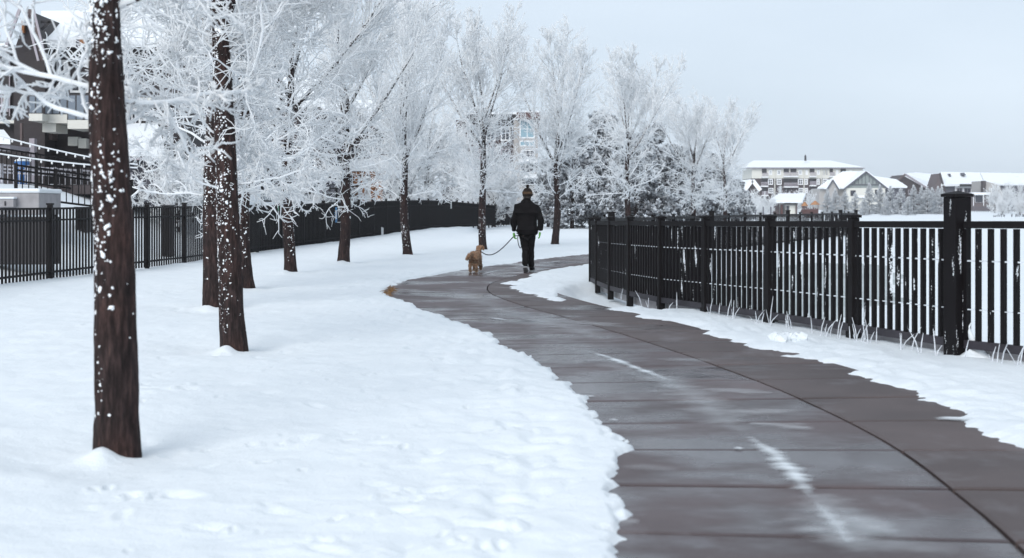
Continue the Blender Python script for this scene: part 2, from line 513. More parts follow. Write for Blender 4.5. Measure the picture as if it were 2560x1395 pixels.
def slab_material(name, lo, hi, wet0):
    """old brown-grey concrete, damp: wet patches are darker and glossier, with ice film and painted pale sheen"""
    m, t, b = M(name)
    L = t.links.new
    ge = t.nodes.new("ShaderNodeNewGeometry")
    oi = t.nodes.new("ShaderNodeObjectInfo")
    def noise(scale, sx, sy, det=4, rough=0.55):
        g = t.nodes.new("ShaderNodeMapping"); g.inputs["Scale"].default_value = (sx, sy, 1)
        L(ge.outputs["Position"], g.inputs["Vector"])
        n = t.nodes.new("ShaderNodeTexNoise"); n.inputs["Scale"].default_value = scale
        n.inputs["Detail"].default_value = det; n.inputs["Roughness"].default_value = rough
        L(g.outputs["Vector"], n.inputs["Vector"])
        return n.outputs["Fac"]
    def ramp(f, p0, p1, c0, c1):
        r = t.nodes.new("ShaderNodeValToRGB")
        r.color_ramp.elements[0].position = p0; r.color_ramp.elements[1].position = p1
        r.color_ramp.elements[0].color = (*c0, 1); r.color_ramp.elements[1].color = (*c1, 1)
        L(f, r.inputs["Fac"]); return r.outputs["Color"]
    def mixc(f, a, bb, mode='MIX'):
        x = t.nodes.new("ShaderNodeMixRGB"); x.blend_type = mode
        if isinstance(f, float): x.inputs["Fac"].default_value = f
        else: L(f, x.inputs["Fac"])
        for s, v in (("Color1", a), ("Color2", bb)):
            if isinstance(v, tuple): x.inputs[s].default_value = (*v, 1)
            else: L(v, x.inputs[s])
        return x.outputs["Color"]
    base = ramp(noise(1.3, 1, 1), 0.3, 0.7, lo, hi)
    grain = ramp(noise(140, 1, 1, 2), 0.35, 0.65, (0.86, 0.86, 0.86), (1.12, 1.12, 1.12))
    c1 = mixc(1.0, base, grain, 'MULTIPLY')
    # every slab was poured a little differently
    mr = t.nodes.new("ShaderNodeMapRange"); mr.inputs["To Min"].default_value = 0.88; mr.inputs["To Max"].default_value = 1.10
    L(oi.outputs["Random"], mr.inputs["Value"])
    cc = t.nodes.new("ShaderNodeCombineXYZ")
    for k in "XYZ": L(mr.outputs["Result"], cc.inputs[k])
    c2 = mixc(1.0, c1, cc.outputs["Vector"], 'MULTIPLY')
    wet = noise(0.55, 1.0, 1.3, 5, 0.6)
    wetf = ramp(wet, wet0, wet0 + 0.12, (0, 0, 0), (1, 1, 1))
    c3 = mixc(wetf, c2, mixc(1.0, c2, (0.66, 0.64, 0.66), 'MULTIPLY'))
    # pale streaks: ice film and damp sheen put into the colour
    film = ramp(noise(1.6, 0.9, 0.6, 6, 0.65), 0.56, 0.74, (0, 0, 0), (0.22, 0.22, 0.22))
    c4 = mixc(film, c3, (0.40, 0.42, 0.46))
    L(c4, b.inputs["Base Color"])
    rr = ramp(wet, wet0, wet0 + 0.14, (0.60, 0.60, 0.60), (0.13, 0.13, 0.13))
    L(rr, b.inputs["Roughness"])
    b.inputs["Specular IOR Level"].default_value = 0.45
    bp = t.nodes.new("ShaderNodeBump"); bp.inputs["Strength"].default_value = 0.25; bp.inputs["Distance"].default_value = 0.004
    L(noise(90, 1, 1, 3), bp.inputs["Height"]); L(bp.outputs["Normal"], b.inputs["Normal"])
    return m
MAT["slab"] = slab_material("damp_concrete", (0.072, 0.053, 0.054), (0.115, 0.088, 0.090), 0.44)
MAT["slab_strip"] = slab_material("dry_brown_concrete", (0.058, 0.041, 0.039), (0.094, 0.069, 0.066), 0.54)

def ice_material():
    m, t, b = M("lake_ice")
    L = t.links.new
    ge = t.nodes.new("ShaderNodeNewGeometry")
    n = t.nodes.new("ShaderNodeTexNoise"); n.inputs["Scale"].default_value = 0.5; n.inputs["Detail"].default_value = 5
    L(ge.outputs["Position"], n.inputs["Vector"])
    r = t.nodes.new("ShaderNodeValToRGB")
    r.color_ramp.elements[0].position = 0.35; r.color_ramp.elements[0].color = (0.30, 0.335, 0.33, 1)
    r.color_ramp.elements[1].position = 0.7; r.color_ramp.elements[1].color = (0.48, 0.52, 0.53, 1)
    L(n.outputs["Fac"], r.inputs["Fac"]); L(r.outputs["Color"], b.inputs["Base Color"])
    b.inputs["Roughness"].default_value = 0.5
    return m
MAT["ice"] = ice_material()
# ================================================================ GROUND
# middle joint of the path, (depth, x) in metres
MID = [(-4, -0.2), (-1, 0.85), (2, 1.50), (4, 1.82), (5.53, 2.02), (6.7, 2.12), (8.41, 2.18), (10.7, 2.0), (13.4, 1.58), (16.4, 0.98),
       (19.3, 0.28), (21.2, -0.10), (23.0, -0.36), (24.8, -0.42), (26.6, -0.28), (28.8, 0.14), (31.4, 0.70), (35.2, 1.75),
       (39.4, 3.0), (43.0, 4.3), (47.0, 6.0), (51.0, 7.8), (56.0, 10.0), (62.0, 12.6), (68.0, 15.2)]
def catmull(P, step):
    P = np.array(P, float)
    out = []
    for i in range(1, len(P) - 2):
        p0, p1, p2, p3 = P[i - 1], P[i], P[i + 1], P[i + 2]
        n = max(2, int(np.linalg.norm(p2 - p1) / 0.05))
        t = np.linspace(0, 1, n, endpoint=False)[:, None]
        out.append(0.5 * (2 * p1 + (p2 - p0) * t + (2 * p0 - 5 * p1 + 4 * p2 - p3) * t ** 2 + (3 * p1 - p0 - 3 * p2 + p3) * t ** 3))
    q = np.concatenate(out)
    s = np.concatenate([[0], np.cumsum(np.linalg.norm(np.diff(q, axis=0), axis=1))])
    ns = np.arange(0, s[-1], step)
    return np.stack([np.interp(ns, s, q[:, 0]), np.interp(ns, s, q[:, 1])], 1), ns
_c, PS = catmull([(x, d) for d, x in MID], 0.05)
PC = _c                                        # centre line points (x, y)
PT = unit(np.gradient(PC, axis=0))             # tangents
PN = np.stack([PT[:, 1], -PT[:, 0]], 1)        # right-hand normals

def path_coords(x, y):
    """distance along and signed distance right of the middle joint"""
    st = 3
    cx, cy = PC[::st, 0], PC[::st, 1]
    idx = np.zeros(len(x), int)
    for a in range(0, len(x), 4000):
        d = (x[a:a + 4000, None] - cx[None]) ** 2 + (y[a:a + 4000, None] - cy[None]) ** 2
        idx[a:a + 4000] = np.argmin(d, 1) * st
    rx, ry = x - PC[idx, 0], y - PC[idx, 1]
    s = rx * PN[idx, 0] + ry * PN[idx, 1]
    dist = np.hypot(rx, ry)
    return PS[idx], np.where(np.abs(s) > 1e-6, np.sign(s) * np.maximum(np.abs(s), dist * 0.999), s), idx

FR_D = [6.9, 8.4, 9.9, 11.4, 13.0, 14.8, 16.7, 18.3, 19.7, 21.4, 23.0, 24.8, 26.1]
FR_X = [7.98, 6.98, 5.98, 4.93, 4.07, 3.555, 3.025, 2.495, 2.065, 1.775, 1.595, 1.495, 1.455]
FARF = [(26.1, 1.41), (30.0, 1.95), (36.0, 3.7), (44.0, 6.6), (53.0, 10.2), (62.0, 13.9), (71.0, 17.5)]

# left fence: pixel column, row of its foot, row of its top -> depth from a 1.4 m height
LF_PX = [(-420, 800, 530), (-150, 742, 523), (0, 718, 520), (120, 702, 519), (240, 686, 517), (380, 670, 516), (500, 655, 515), (640, 632, 512), (750, 617, 509),
         (860, 603, 506), (960, 588, 502), (1040, 577, 500), (1100, 571, 501), (1190, 567, 509), (1290, 561, 519)]
LF = []
for px, yb, yt in LF_PX:
    D = 1.40 * F / (yb - yt)
    LF.append((D, wx(px, D), wz(yb, D)))
LF_D = np.array([a[0] for a in LF]); LF_X = np.array([a[1] for a in LF]); LF_Z = np.array([a[2] for a in LF])

def ground_z(x, y):
    x = np.asarray(x, float); y = np.asarray(y, float)
    z = np.zeros_like(x + y)
    xf = np.interp(y, LF_D, LF_X)
    zf = np.interp(y, LF_D, LF_Z)
    # the lawn meets the fence foot at its height
    w = ss((-(x) - 2.0) / np.maximum(0.5, -xf - 2.5)) * ss((y - 20) / 8)
    z = z + zf * w * ss(1 - (y - 110) / 25)
    # bank rising behind the left fence up to the houses
    bank = ss((xf - 0.5 - x) / 7.0) * 2.0 * ss((y - 15) / 12) * ss(1 - (y - 95) / 20)
    z = z + bank
    # bank going down to the frozen lake behind the right fence
    fx = np.interp(y, FR_D + [30, 36, 44, 53, 62, 71], FR_X + [1.95, 3.7, 6.6, 10.2, 13.9, 17.5])
    z = z - 0.42 * ss((x - fx - 0.5) / 1.6) * ss(1 - (y - 60) / 30)
    # far shore rises
    z = z + 1.15 * ss((y - 195) / 130) * ss((x - 10) / 20)
    z = z + 2.0 * ss((y - 420) / 300)
    return z

def snow_mesh():
    d1 = np.exp(np.arange(np.log(2.2), np.log(4.4), 0.014))
    d2 = np.exp(np.arange(np.log(4.4), np.log(34), 0.0060))
    d3 = np.exp(np.arange(np.log(34), np.log(130), 0.014))
    d4 = np.exp(np.arange(np.log(130), np.log(900), 0.05))
    Y = np.concatenate([[-30, -8, -3, 0.3, 1.4], d1, d2, d3, d4])
    uc = np.arange(-0.41, 0.41, 0.0017)
    uo = np.array([0.42, 0.44, 0.47, 0.51, 0.56, 0.63, 0.72, 0.85, 1.1, 1.6, 2.6])
    U = np.concatenate([-uo[::-1], uc, uo])
    sc = np.where(Y < 2.2, np.maximum(12.0, 0), Y)         # behind the camera the sheet simply stays wide
    sc = np.where(Y < 2.2, np.interp(Y, [-30, 2.2], [40, 2.2]), Y)
    XX = sc[:, None] * U[None, :]
    YY = np.repeat(Y[:, None], len(U), 1)
    x, y = XX.ravel(), YY.ravel()
    z = ground_z(x, y)
    near = ss(1 - (y - 60) / 60)
    # soft undulation, finer lumps and small hollows of the lawn snow
    z = z + near * (0.06 * fbm(x / 1.9, y / 2.6, 3, 3) + 0.022 * vn(x / 0.24, y / 0.34, 9) + 0.009 * vn(x / 0.10, y / 0.12, 10))
    # clods near the path, old footprints
    ps, pl, idx = path_coords(x, y)
    far_ok = (y < 75)
    wl = np.interp(PC[idx, 1], [2, 5.5, 8.6, 13, 17.3, 20.6, 22.5, 24.4, 27.9, 60], [1.62, 1.62, 1.60, 1.50, 1.46, 1.55, 1.70, 1.66, 1.66, 1.6])
    wr = np.interp(PC[idx, 1], [2, 7, 7.6, 8.3, 8.9, 9.4, 10, 12.5, 15, 18, 20, 22.5, 26, 60], [0.80, 0.76, 0.62, 0.55, 0.66, 0.84, 0.82, 0.86, 0.90, 0.86, 0.66, 0.36, 0.24, 0.22])
    eL = -pl - wl
    eR = pl - wr
    left = pl < 0
    e = np.where(left, eL, eR)
    jl = 0.10 * fbm(x / 0.9, y / 0.9, 21, 2) + 0.10 * vn(x / 0.16, y / 0.19, 23) + 0.07 * vn(x / 0.085, y / 0.11, 27) + 0.08 * vn(x / 0.045, y / 0.075, 29)
    jr = 0.34 * fbm(x / 1.1, y / 0.8, 31, 3) + 0.14 * vn(x / 0.22, y / 0.12, 37) + 0.06 * vn(x / 0.06, y / 0.07, 39)
    e = e + np.where(left, jl, jr)
    e = np.where(PC[idx, 1] > 44.5, np.maximum(e, 0.6 * (PC[idx, 1] - 45.0)), e)      # from here on the path lies under snow
    clod = ss(1 - np.abs(e - 0.3) / 1.1)
    z = z + np.where(far_ok & (e > 0), clod * near * (0.042 * np.abs(vn(x / 0.17, y / 0.20, 41)) * 2 + 0.020 * vn(x / 0.4, y / 0.4, 43)), 0)
    rng = np.random.default_rng(5)
    sel = (y > 3) & (y < 26) & (x < 2) & (x > -9)
    xi, yi = x[sel], y[sel]; dz = np.zeros(len(xi))
    for k in range(430):
        fy = 4.0 + 20 * rng.random() ** 1.5
        fxx = rng.uniform(-0.30, 0.12) * fy * 1.0
        a = rng.uniform(0, np.pi); L1, L2 = (rng.uniform(0.05, 0.16), rng.uniform(0.03, 0.06)) if k < 120 else (rng.uniform(0.02, 0.06), rng.uniform(0.015, 0.03))
        m = (np.abs(xi - fxx) < 0.4) & (np.abs(yi - fy) < 0.4)
        ux = (xi[m] - fxx) * np.cos(a) + (yi[m] - fy) * np.sin(a)
        uy = -(xi[m] - fxx) * np.sin(a) + (yi[m] - fy) * np.cos(a)
        q = (ux / L1) ** 2 + (uy / L2) ** 2
        dz[m] += rng.uniform(0.012, 0.032) * (-np.exp(-q) + 0.35 * np.exp(-((np.sqrt(q) - 1.5) ** 2) * 3))
    z[sel] += dz
    # scooped snow round every trunk
    for ti, (tx, ty) in enumerate(TREE_SPOTS):
        m = (np.abs(x - tx) < 1.2) & (np.abs(y - ty) < 1.2)
        r = np.hypot(x[m] - tx, y[m] - ty)
        if ti < 2: z[m] -= 0.060 * np.exp(-(r / 0.55) ** 2)
        z[m] += (0.055 if ti < 2 else 0.03) * np.exp(-(((x[m] - tx + 0.05) / 0.09) ** 2 + ((y[m] - ty + 0.16) / 0.10) ** 2))
        z[m] += 0.034 * np.exp(-(r / 0.22) ** 2) * (1 + 0.9 * ss((tx + 0.06 - x[m]) / 0.12)) - 0.02 * np.exp(-((r - 0.5) / 0.2) ** 2)
    # snow lies on the path edges and stops there
    thick = np.where(left, 0.036, 0.022)
    ramp_w = np.where(left, 0.07, 0.22)
    prof = ss((e + 0.01) / ramp_w) ** np.where(left, 0.6, 0.9)
    zz = z * np.where(far_ok, ss(e / 0.5), 1) + np.where(far_ok, thick * prof - 0.022 * (1 - prof), thick)
    inside = far_ok & (e < -0.10)
    zz = np.where(inside, -0.03, zz)
    # no snow where the lake ice is swept bare
    q = ((x - 6.3) * 0.955 - (y - 32.5) * 0.296) / 2.6
    p = ((x - 6.3) * 0.296 + (y - 32.5) * 0.955) / 16.0
    rr = np.sqrt(q * q + p * p) + 0.35 * fbm(x / 2.2, y / 3.0, 51, 3)
    zz = zz - 0.20 * ss((1.0 - rr) / 0.12)
    nr, nc = len(Y), len(U)
    V = np.stack([x, y, zz], 1)
    i = np.arange((nr - 1) * (nc - 1)); r = i // (nc - 1); c = i % (nc - 1)
    a = r * nc + c
    Q = np.stack([a, a + 1, a + nc + 1, a + nc], 1)
    keep = ~np.all(inside[Q], axis=1)
    Q = Q[keep]
    used = np.unique(Q); remap = np.zeros(len(V), int); remap[used] = np.arange(len(used))
    return np_mesh("snow_ground", V[used], quads=remap[Q], smooth=True)

# street trees: pixel column and row of the foot on the snow
TREE_PX = [(296, 1140), (586, 878), (534, 776), (611, 724), (720, 688), (863, 660), (1019, 641), (1203, 625), (1385, 614),
           (1572, 602), (1732, 594), (1812, 588)]
TREE_SPOTS = [(wx(px, dep(py)), dep(py)) for px, py in TREE_PX]

snow = link("snow_ground", snow_mesh(), MAT["snow"], kind="structure")

# ---------------------------------------------------------------- lake ice
def disc(name, cx, cy, a, b, rot, z, mat):
    mb = MB(); n = 64
    vs = [(cx, cy, z)]
    for k in range(n):
        t = 2 * math.pi * k / n
        u, v = a * math.cos(t), b * math.sin(t)
        vs.append((cx + u * math.cos(rot) + v * math.sin(rot), cy - u * math.sin(rot) + v * math.cos(rot), z))
    mb.add(vs, [(0, 1 + k, 1 + (k + 1) % n) for k in range(n)])
    return mb.build(name, mat, kind="structure")
disc("lake", 6.3, 32.5, 4.6, 20, 0.30, -0.46, MAT["ice"])

# ---------------------------------------------------------------- path
bed_v, bed_f = [], []
step = 10
ids = np.arange(0, int(np.argmin(np.abs(PC[:, 1] - 47.0))), step)
for k in ids:
    for off in (-1.85, 1.15):
        p = PC[k] + PN[k] * off
        bed_v.append((p[0], p[1], -0.055))
for k in range(len(ids) - 1):
    bed_f.append((2 * k, 2 * k + 1, 2 * k + 3, 2 * k + 2))
pm = bpy.data.meshes.new("path"); pm.from_pydata(bed_v, [], bed_f); pm.update()
path = link("path", pm, MAT["bed"], kind="structure")
ORG[path] = Vector((0, 0, 0))

def slab_mesh(s0, s1, a0, a1):
    """one poured slab between distances s0..s1 along and a0..a1 across, with worn rounded edges"""
    n = 5
    ea = 0.02
    V = []
    def row(s, inset, z):
        r = []
        for a in (a0 + inset, a0 + (a1 - a0) * 0.25, a0 + (a1 - a0) * 0.5, a0 + (a1 - a0) * 0.75, a1 - inset):
            k = min(len(PC) - 1, max(0, s / 0.05)); i = int(k)
            p = PC[i] + PN[i] * a
            if i + 1 < len(PC):
                f = k - i
                p = (PC[i] * (1 - f) + PC[i + 1] * f) + (PN[i] * (1 - f) + PN[i + 1] * f) * a
            r.append((p[0], p[1], z))
        return r
    rows = [row(s0, 0, -0.05), row(s0, 0, -0.007), row(s0 + ea, ea, 0.0)]
    for t in (0.25, 0.5, 0.75):
        rows.append(row(s0 + (s1 - s0) * t, ea, 0.0))
    rows += [row(s1 - ea, ea, 0.0), row(s1, 0, -0.007), row(s1, 0, -0.05)]
    V = [v for r in rows for v in r]
    Fc = []
    for i in range(len(rows) - 1):
        for j in range(4):
            Fc.append((i * 5 + j, i * 5 + j + 1, i * 5 + 6 + j, i * 5 + 5 + j))
    # side skirts along the long edges
    nb = len(V)
    for r in rows[2:7]:
        for side in (0, 4):
            pass
    for side, sg in ((0, -1), (4, 1)):
        lo = len(V)
        for i, r in enumerate(rows):
            x, y, z = r[side]
            k = min(len(PC) - 1, int(max(0, (s0 + (s1 - s0) * 0.5) / 0.05)))
            V.append((x + PN[k][0] * ea * sg * (1 if 2 <= i <= 6 else 0), y + PN[k][1] * ea * sg * (1 if 2 <= i <= 6 else 0), -0.007 if 2 <= i <= 6 else z))
        lo2 = len(V)
        for i in range(len(rows)):
            x, y, z = V[lo + i]; V.append((x, y, -0.05))
        for i in range(len(rows) - 1):
            q = (i * 5 + side, (i + 1) * 5 + side, lo + i + 1, lo + i)
            q2 = (lo + i, lo + i + 1, lo2 + i + 1, lo2 + i)
            if sg > 0: q, q2 = q[::-1], q2[::-1]
            Fc += [q, q2]
    me = bpy.data.meshes.new("slab"); me.from_pydata(V, [], Fc); me.update()
    return me
JOINT = 1.09
_off = None
# joints are placed so that one crosses where the photograph shows it (depth 7.99 m)
_k = int(np.argmin(np.abs(PC[:, 1] - 7.99)))
_off = PS[_k] % JOINT
s = _off
rs = random.Random(3)
while s + JOINT < np.interp(47.0, PC[:, 1], PS):
    g = 0.015
    dz = rs.uniform(-0.002, 0.002)
    for a0, a1 in ((-1.78, -0.010), (0.010, 1.08)):
        o = link("slab", slab_mesh(s + g, s + JOINT - g, a0, a1), MAT["slab"] if a0 < 0 else MAT["slab_strip"], path)
        o.location.z = dz + (0.001 if a0 > 0 else 0)
    s += JOINT

# ---------------------------------------------------------------- streaks of old snow trodden onto the path, and its painted sheen
def streak(pts, width, seed, res=0.022, h=0.010, dens=1.0):
    """thin ragged ribbon of packed snow or, if faint, of painted sheen: a small height field kept only where it lies above the slabs"""
    P = np.array(pts, float)
    L = np.concatenate([[0], np.cumsum(np.linalg.norm(np.diff(P, axis=0), axis=1))])
    n = int(L[-1] / res) + 2; m = int(width * 3.2 / res) + 2
    t = np.linspace(0, L[-1], n)
    cx = np.interp(t, L, P[:, 0]); cy = np.interp(t, L, P[:, 1])
    d = unit(np.stack([np.gradient(cx), np.gradient(cy)], 1))
    w = np.linspace(-1.6, 1.6, m) * width
    X = cx[:, None] + d[:, 1][:, None] * w[None]
    Y = cy[:, None] - d[:, 0][:, None] * w[None]
    tt = (t / L[-1])[:, None]
    core = 1.1 * np.sin(np.pi * np.clip(tt, 0.02, 0.98)) ** 0.5 - np.abs(w[None] / width) * 1.15
    nzv = 0.9 * fbm(X / 0.25, Y / 0.10, seed, 3) + 0.8 * vn(X / 0.10, Y / 0.045, seed + 5)
    dn = np.clip((core + 0.75 * nzv) * 0.9, 0, 1.0)
    z = h * dn * dens
    V = np.stack([X.ravel(), Y.ravel(), z.ravel() + 0.0045], 1)
    i = np.arange((n - 1) * (m - 1)); r = i // (m - 1); c = i % (m - 1); a = r * m + c
    Q = np.stack([a, a + 1, a + m + 1, a + m], 1)
    return V, Q[np.any(dn.ravel()[Q] > 0.01, axis=1)], dn.ravel() * dens
SV, SQ, SA, nb = [], [], [], 0
def gp(px, py): D = dep(py); return (wx(px, D), D)
for k, (pl, wdt, dens) in enumerate([(*q, 1.0) if len(q) == 2 else q for q in [
        ([gp(1875, 1095), gp(1940, 1140), gp(1990, 1190), gp(2030, 1245)], 0.085),
        ([gp(2040, 1260), gp(2090, 1310), gp(2120, 1360)], 0.05, 0.5),
        ([gp(1468, 878), gp(1530, 898), gp(1600, 925), gp(1680, 955)], 0.06),
        ([gp(1228, 796), gp(1265, 801)], 0.05),
        ([gp(1200, 688), gp(1230, 680), gp(1258, 674)], 0.055),
        ([gp(1262, 673), gp(1300, 667), gp(1336, 661)], 0.05),
        ([gp(1340, 660), gp(1385, 655), gp(1430, 650)], 0.045),
        ([gp(1520, 1052), gp(1545, 1052)], 0.04), ([gp(1455, 994), gp(1490, 993)], 0.03),
        ([gp(1835, 1123), gp(1860, 1126)], 0.03), ([gp(2330, 1046), gp(2480, 1052)], 0.12),
        ([gp(1600, 925), gp(1720, 985), gp(1800, 1040), gp(1850, 1080)], 0.24, 0.26), ([gp(1760, 975), gp(1930, 985)], 0.16, 0.28), ([gp(1820, 1030), gp(2000, 1035)], 0.20, 0.24),  # faint wide ribbons from here down paint the damp sheen as colour
        ([gp(1880, 1060), gp(2040, 1075)], 0.16, 0.30), ([gp(1230, 770), gp(1380, 810), gp(1520, 850)], 0.42, 0.22), ([gp(1400, 800), gp(1560, 820)], 0.30, 0.22),
        ([gp(1130, 722), gp(1180, 745), gp(1250, 775)], 0.34, 0.18), ([gp(2030, 1240), gp(2090, 1300), gp(2150, 1395)], 0.24, 0.30), ([gp(2120, 1290), gp(2230, 1340)], 0.13, 0.26),
        ([gp(1640, 900), gp(1800, 905)], 0.22, 0.16), ([gp(1450, 880), gp(1640, 960)], 0.20, 0.15), ([gp(1520, 1310), gp(1600, 1312)], 0.10, 0.2), ([gp(1560, 1170), gp(1700, 1180)], 0.12, 0.12), ([gp(2050, 1350), gp(2400, 1385)], 0.22, 0.14)]]):
    V, Q, A_ = streak(pl, wdt, 70 + k, res=0.022 if wdt < 0.2 else 0.03, dens=0.85 if dens == 1 else dens, h=0.008 if dens == 1 else 0.002)
    V[:, 2] += 0.0004 * k
    SV.append(V); SQ.append(Q + nb); SA.append(A_); nb += len(V)
link("snow_sheen_streaks", np_mesh("snow_sheen_streaks", np.concatenate(SV), quads=np.concatenate(SQ), smooth=True, attr=np.concatenate(SA)), MAT["film"], kind="stuff")
# ================================================================ FROSTED TREES
def basis(d):
    ref = np.where(np.abs(d[..., 2:3]) > 0.9, np.array([1.0, 0, 0]), np.array([0, 0, 1.0]))
    u = unit(np.cross(d, ref)); return u, np.cross(d, u)

def grow(rng, p0, d0, L, n, wig, up):
    B = len(p0)
    pts = np.zeros((B, n, 3)); pts[:, 0] = p0
    d = unit(d0)
    stp = (L / (n - 1))[:, None]
    for i in range(1, n):
        d = unit(d + wig * rng.normal(size=(B, 3)) + np.array([0, 0, 1.0]) * (up if np.isscalar(up) else up[:, None]))
        pts[:, i] = pts[:, i - 1] + d * stp
    return pts

def sprout(rng, pts, k, t0, t1, ang, lenf, L, flat=0.0):
    """k children on every branch: start points, directions, lengths, place along the parent"""
    B, n, _ = pts.shape
    t = np.sort(rng.uniform(t0, t1, size=(B, k)), axis=1)
    f = t * (n - 1); i = np.minimum(f.astype(int), n - 2); fr = (f - i)[..., None]
    bi = np.arange(B)[:, None]
    a, b = pts[bi, i], pts[bi, i + 1]
    p = a * (1 - fr) + b * fr
    d = unit(b - a)
    u, v = basis(d)
    ph = rng.uniform(0, 2 * np.pi, size=(B, k, 1)) if flat == 0 else (rng.integers(0, 2, size=(B, k, 1)) * np.pi + rng.normal(0, 1 / flat, size=(B, k, 1)))
    an = np.radians(rng.uniform(ang[0], ang[1], size=(B, k, 1)))
    nd = d * np.cos(an) + (u * np.cos(ph) + v * np.sin(ph)) * np.sin(an)
    ln = rng.uniform(lenf[0], lenf[1], size=(B, k)) * (L[:, None] if L is not None else 1.0)
    return p.reshape(-1, 3), nd.reshape(-1, 3), ln.ravel(), t.ravel()

def tubes(pts, r0, r1, sides, fr0, fr1, power=1.0):
    """one open tube per branch, closed to a blunt tip"""
    B, n, _ = pts.shape
    d = unit(pts[:, -1] - pts[:, 0])
    u, v = basis(d)
    t = np.linspace(0, 1, n)[None, :] ** power
    r = np.asarray(r0)[:, None] * (1 - t) + np.asarray(r1)[:, None] * t
    a = 2 * np.pi * np.arange(sides) / sides
    ring = u[:, None, None, :] * np.cos(a)[None, None, :, None] + v[:, None, None, :] * np.sin(a)[None, None, :, None]
    V = pts[:, :, None, :] + ring * r[:, :, None, None]
    V = V.reshape(-1, 3)
    frost = np.repeat(((np.asarray(fr0)[:, None] * (1 - t) + np.asarray(fr1)[:, None] * t)[:, :, None]), sides, 2).ravel()
    b = np.arange(B)[:, None, None] * n * sides; k = np.arange(n - 1)[None, :, None] * sides; s = np.arange(sides)[None, None, :]
    a0 = b + k + s; a1 = b + k + (s + 1) % sides
    Q = np.stack([a0, a1, a1 + sides, a0 + sides], -1).reshape(-1, 4)
    tb = (np.arange(B)[:, None] * n * sides + (n - 1) * sides)
    if sides == 3: T = np.concatenate([tb, tb + 1, tb + 2], 1)
    else:
        T = np.concatenate([np.stack([tb[:, 0], tb[:, 0] + j, tb[:, 0] + j + 1], 1) for j in range(1, sides - 1)])
    return V, Q, T, frost

class Acc:
    def __init__(s): s.V = []; s.Q = []; s.T = []; s.A = []; s.n = 0
    def put(s, V, Q, T, A):
        s.V.append(V); s.A.append(A)
        if Q is not None and len(Q): s.Q.append(Q + s.n)
        if T is not None and len(T): s.T.append(T + s.n)
        s.n += len(V)
    def mesh(s, name, smooth=True):
        return np_mesh(name, np.concatenate(s.V), np.concatenate(s.Q) if s.Q else None, np.concatenate(s.T) if s.T else None, smooth, np.concatenate(s.A))

ICO_V = None
def ico():
    global ICO_V, ICO_F
    if ICO_V is None:
        p = (1 + 5 ** 0.5) / 2
        v = np.array([(-1, p, 0), (1, p, 0), (-1, -p, 0), (1, -p, 0), (0, -1, p), (0, 1, p), (0, -1, -p), (0, 1, -p), (p, 0, -1), (p, 0, 1), (-p, 0, -1), (-p, 0, 1)], float)
        ICO_V = unit(v)
        ICO_F = np.array([(0, 11, 5), (0, 5, 1), (0, 1, 7), (0, 7, 10), (0, 10, 11), (1, 5, 9), (5, 11, 4), (11, 10, 2), (10, 7, 6), (7, 1, 8),
                          (3, 9, 4), (3, 4, 2), (3, 2, 6), (3, 6, 8), (3, 8, 9), (4, 9, 5), (2, 4, 11), (6, 2, 10), (8, 6, 7), (9, 8, 1)])
    return ICO_V, ICO_F

def trunk_tube(P, R, ns, nl, seed, rough):
    """trunk with furrowed bark, P = control points, R = radii"""
    P = np.array(P, float); R = np.array(R, float)
    zc = P[:, 2]
    z = np.linspace(zc[0], zc[-1], nl)
    cx = np.interp(z, zc, P[:, 0]); cy = np.interp(z, zc, P[:, 1])
    for _ in range(3):
        k = max(1, nl // 30)
        ker = np.ones(2 * k + 1) / (2 * k + 1)
        cx = np.convolve(np.pad(cx, k, mode='edge'), ker, 'valid'); cy = np.convolve(np.pad(cy, k, mode='edge'), ker, 'valid')
    r = np.interp(z, zc, R)
    th = 2 * np.pi * np.arange(ns) / ns
    TH, Z = np.meshgrid(th, z)
    per = 14
    warp = 0.5 * vn(TH / (2 * np.pi) * 5, Z * 3, seed, 5)
    n1 = vn(TH / (2 * np.pi) * per + warp, Z * 2.6, seed + 1, per)
    ridge = 1 - 2 * np.abs(n1) * 2
    n2 = vn(TH / (2 * np.pi) * 34, Z * 9, seed + 2, 34)
    lob = vn(TH / (2 * np.pi) * 4, Z * 1.6, seed + 3, 4)
    rr = r[:, None] * (1 + rough * (0.055 * ridge + 0.05 * n2 + 0.10 * lob))
    X = cx[:, None] + rr * np.cos(TH); Y = cy[:, None] + rr * np.sin(TH)
    V = np.stack([X.ravel(), Y.ravel(), Z.ravel()], 1)
    i = np.arange((nl - 1) * ns); a = i // ns; s = i % ns
    Q = np.stack([a * ns + s, a * ns + (s + 1) % ns, (a + 1) * ns + (s + 1) % ns, (a + 1) * ns + s], 1)
    return V, Q, (z, cx, cy, r)

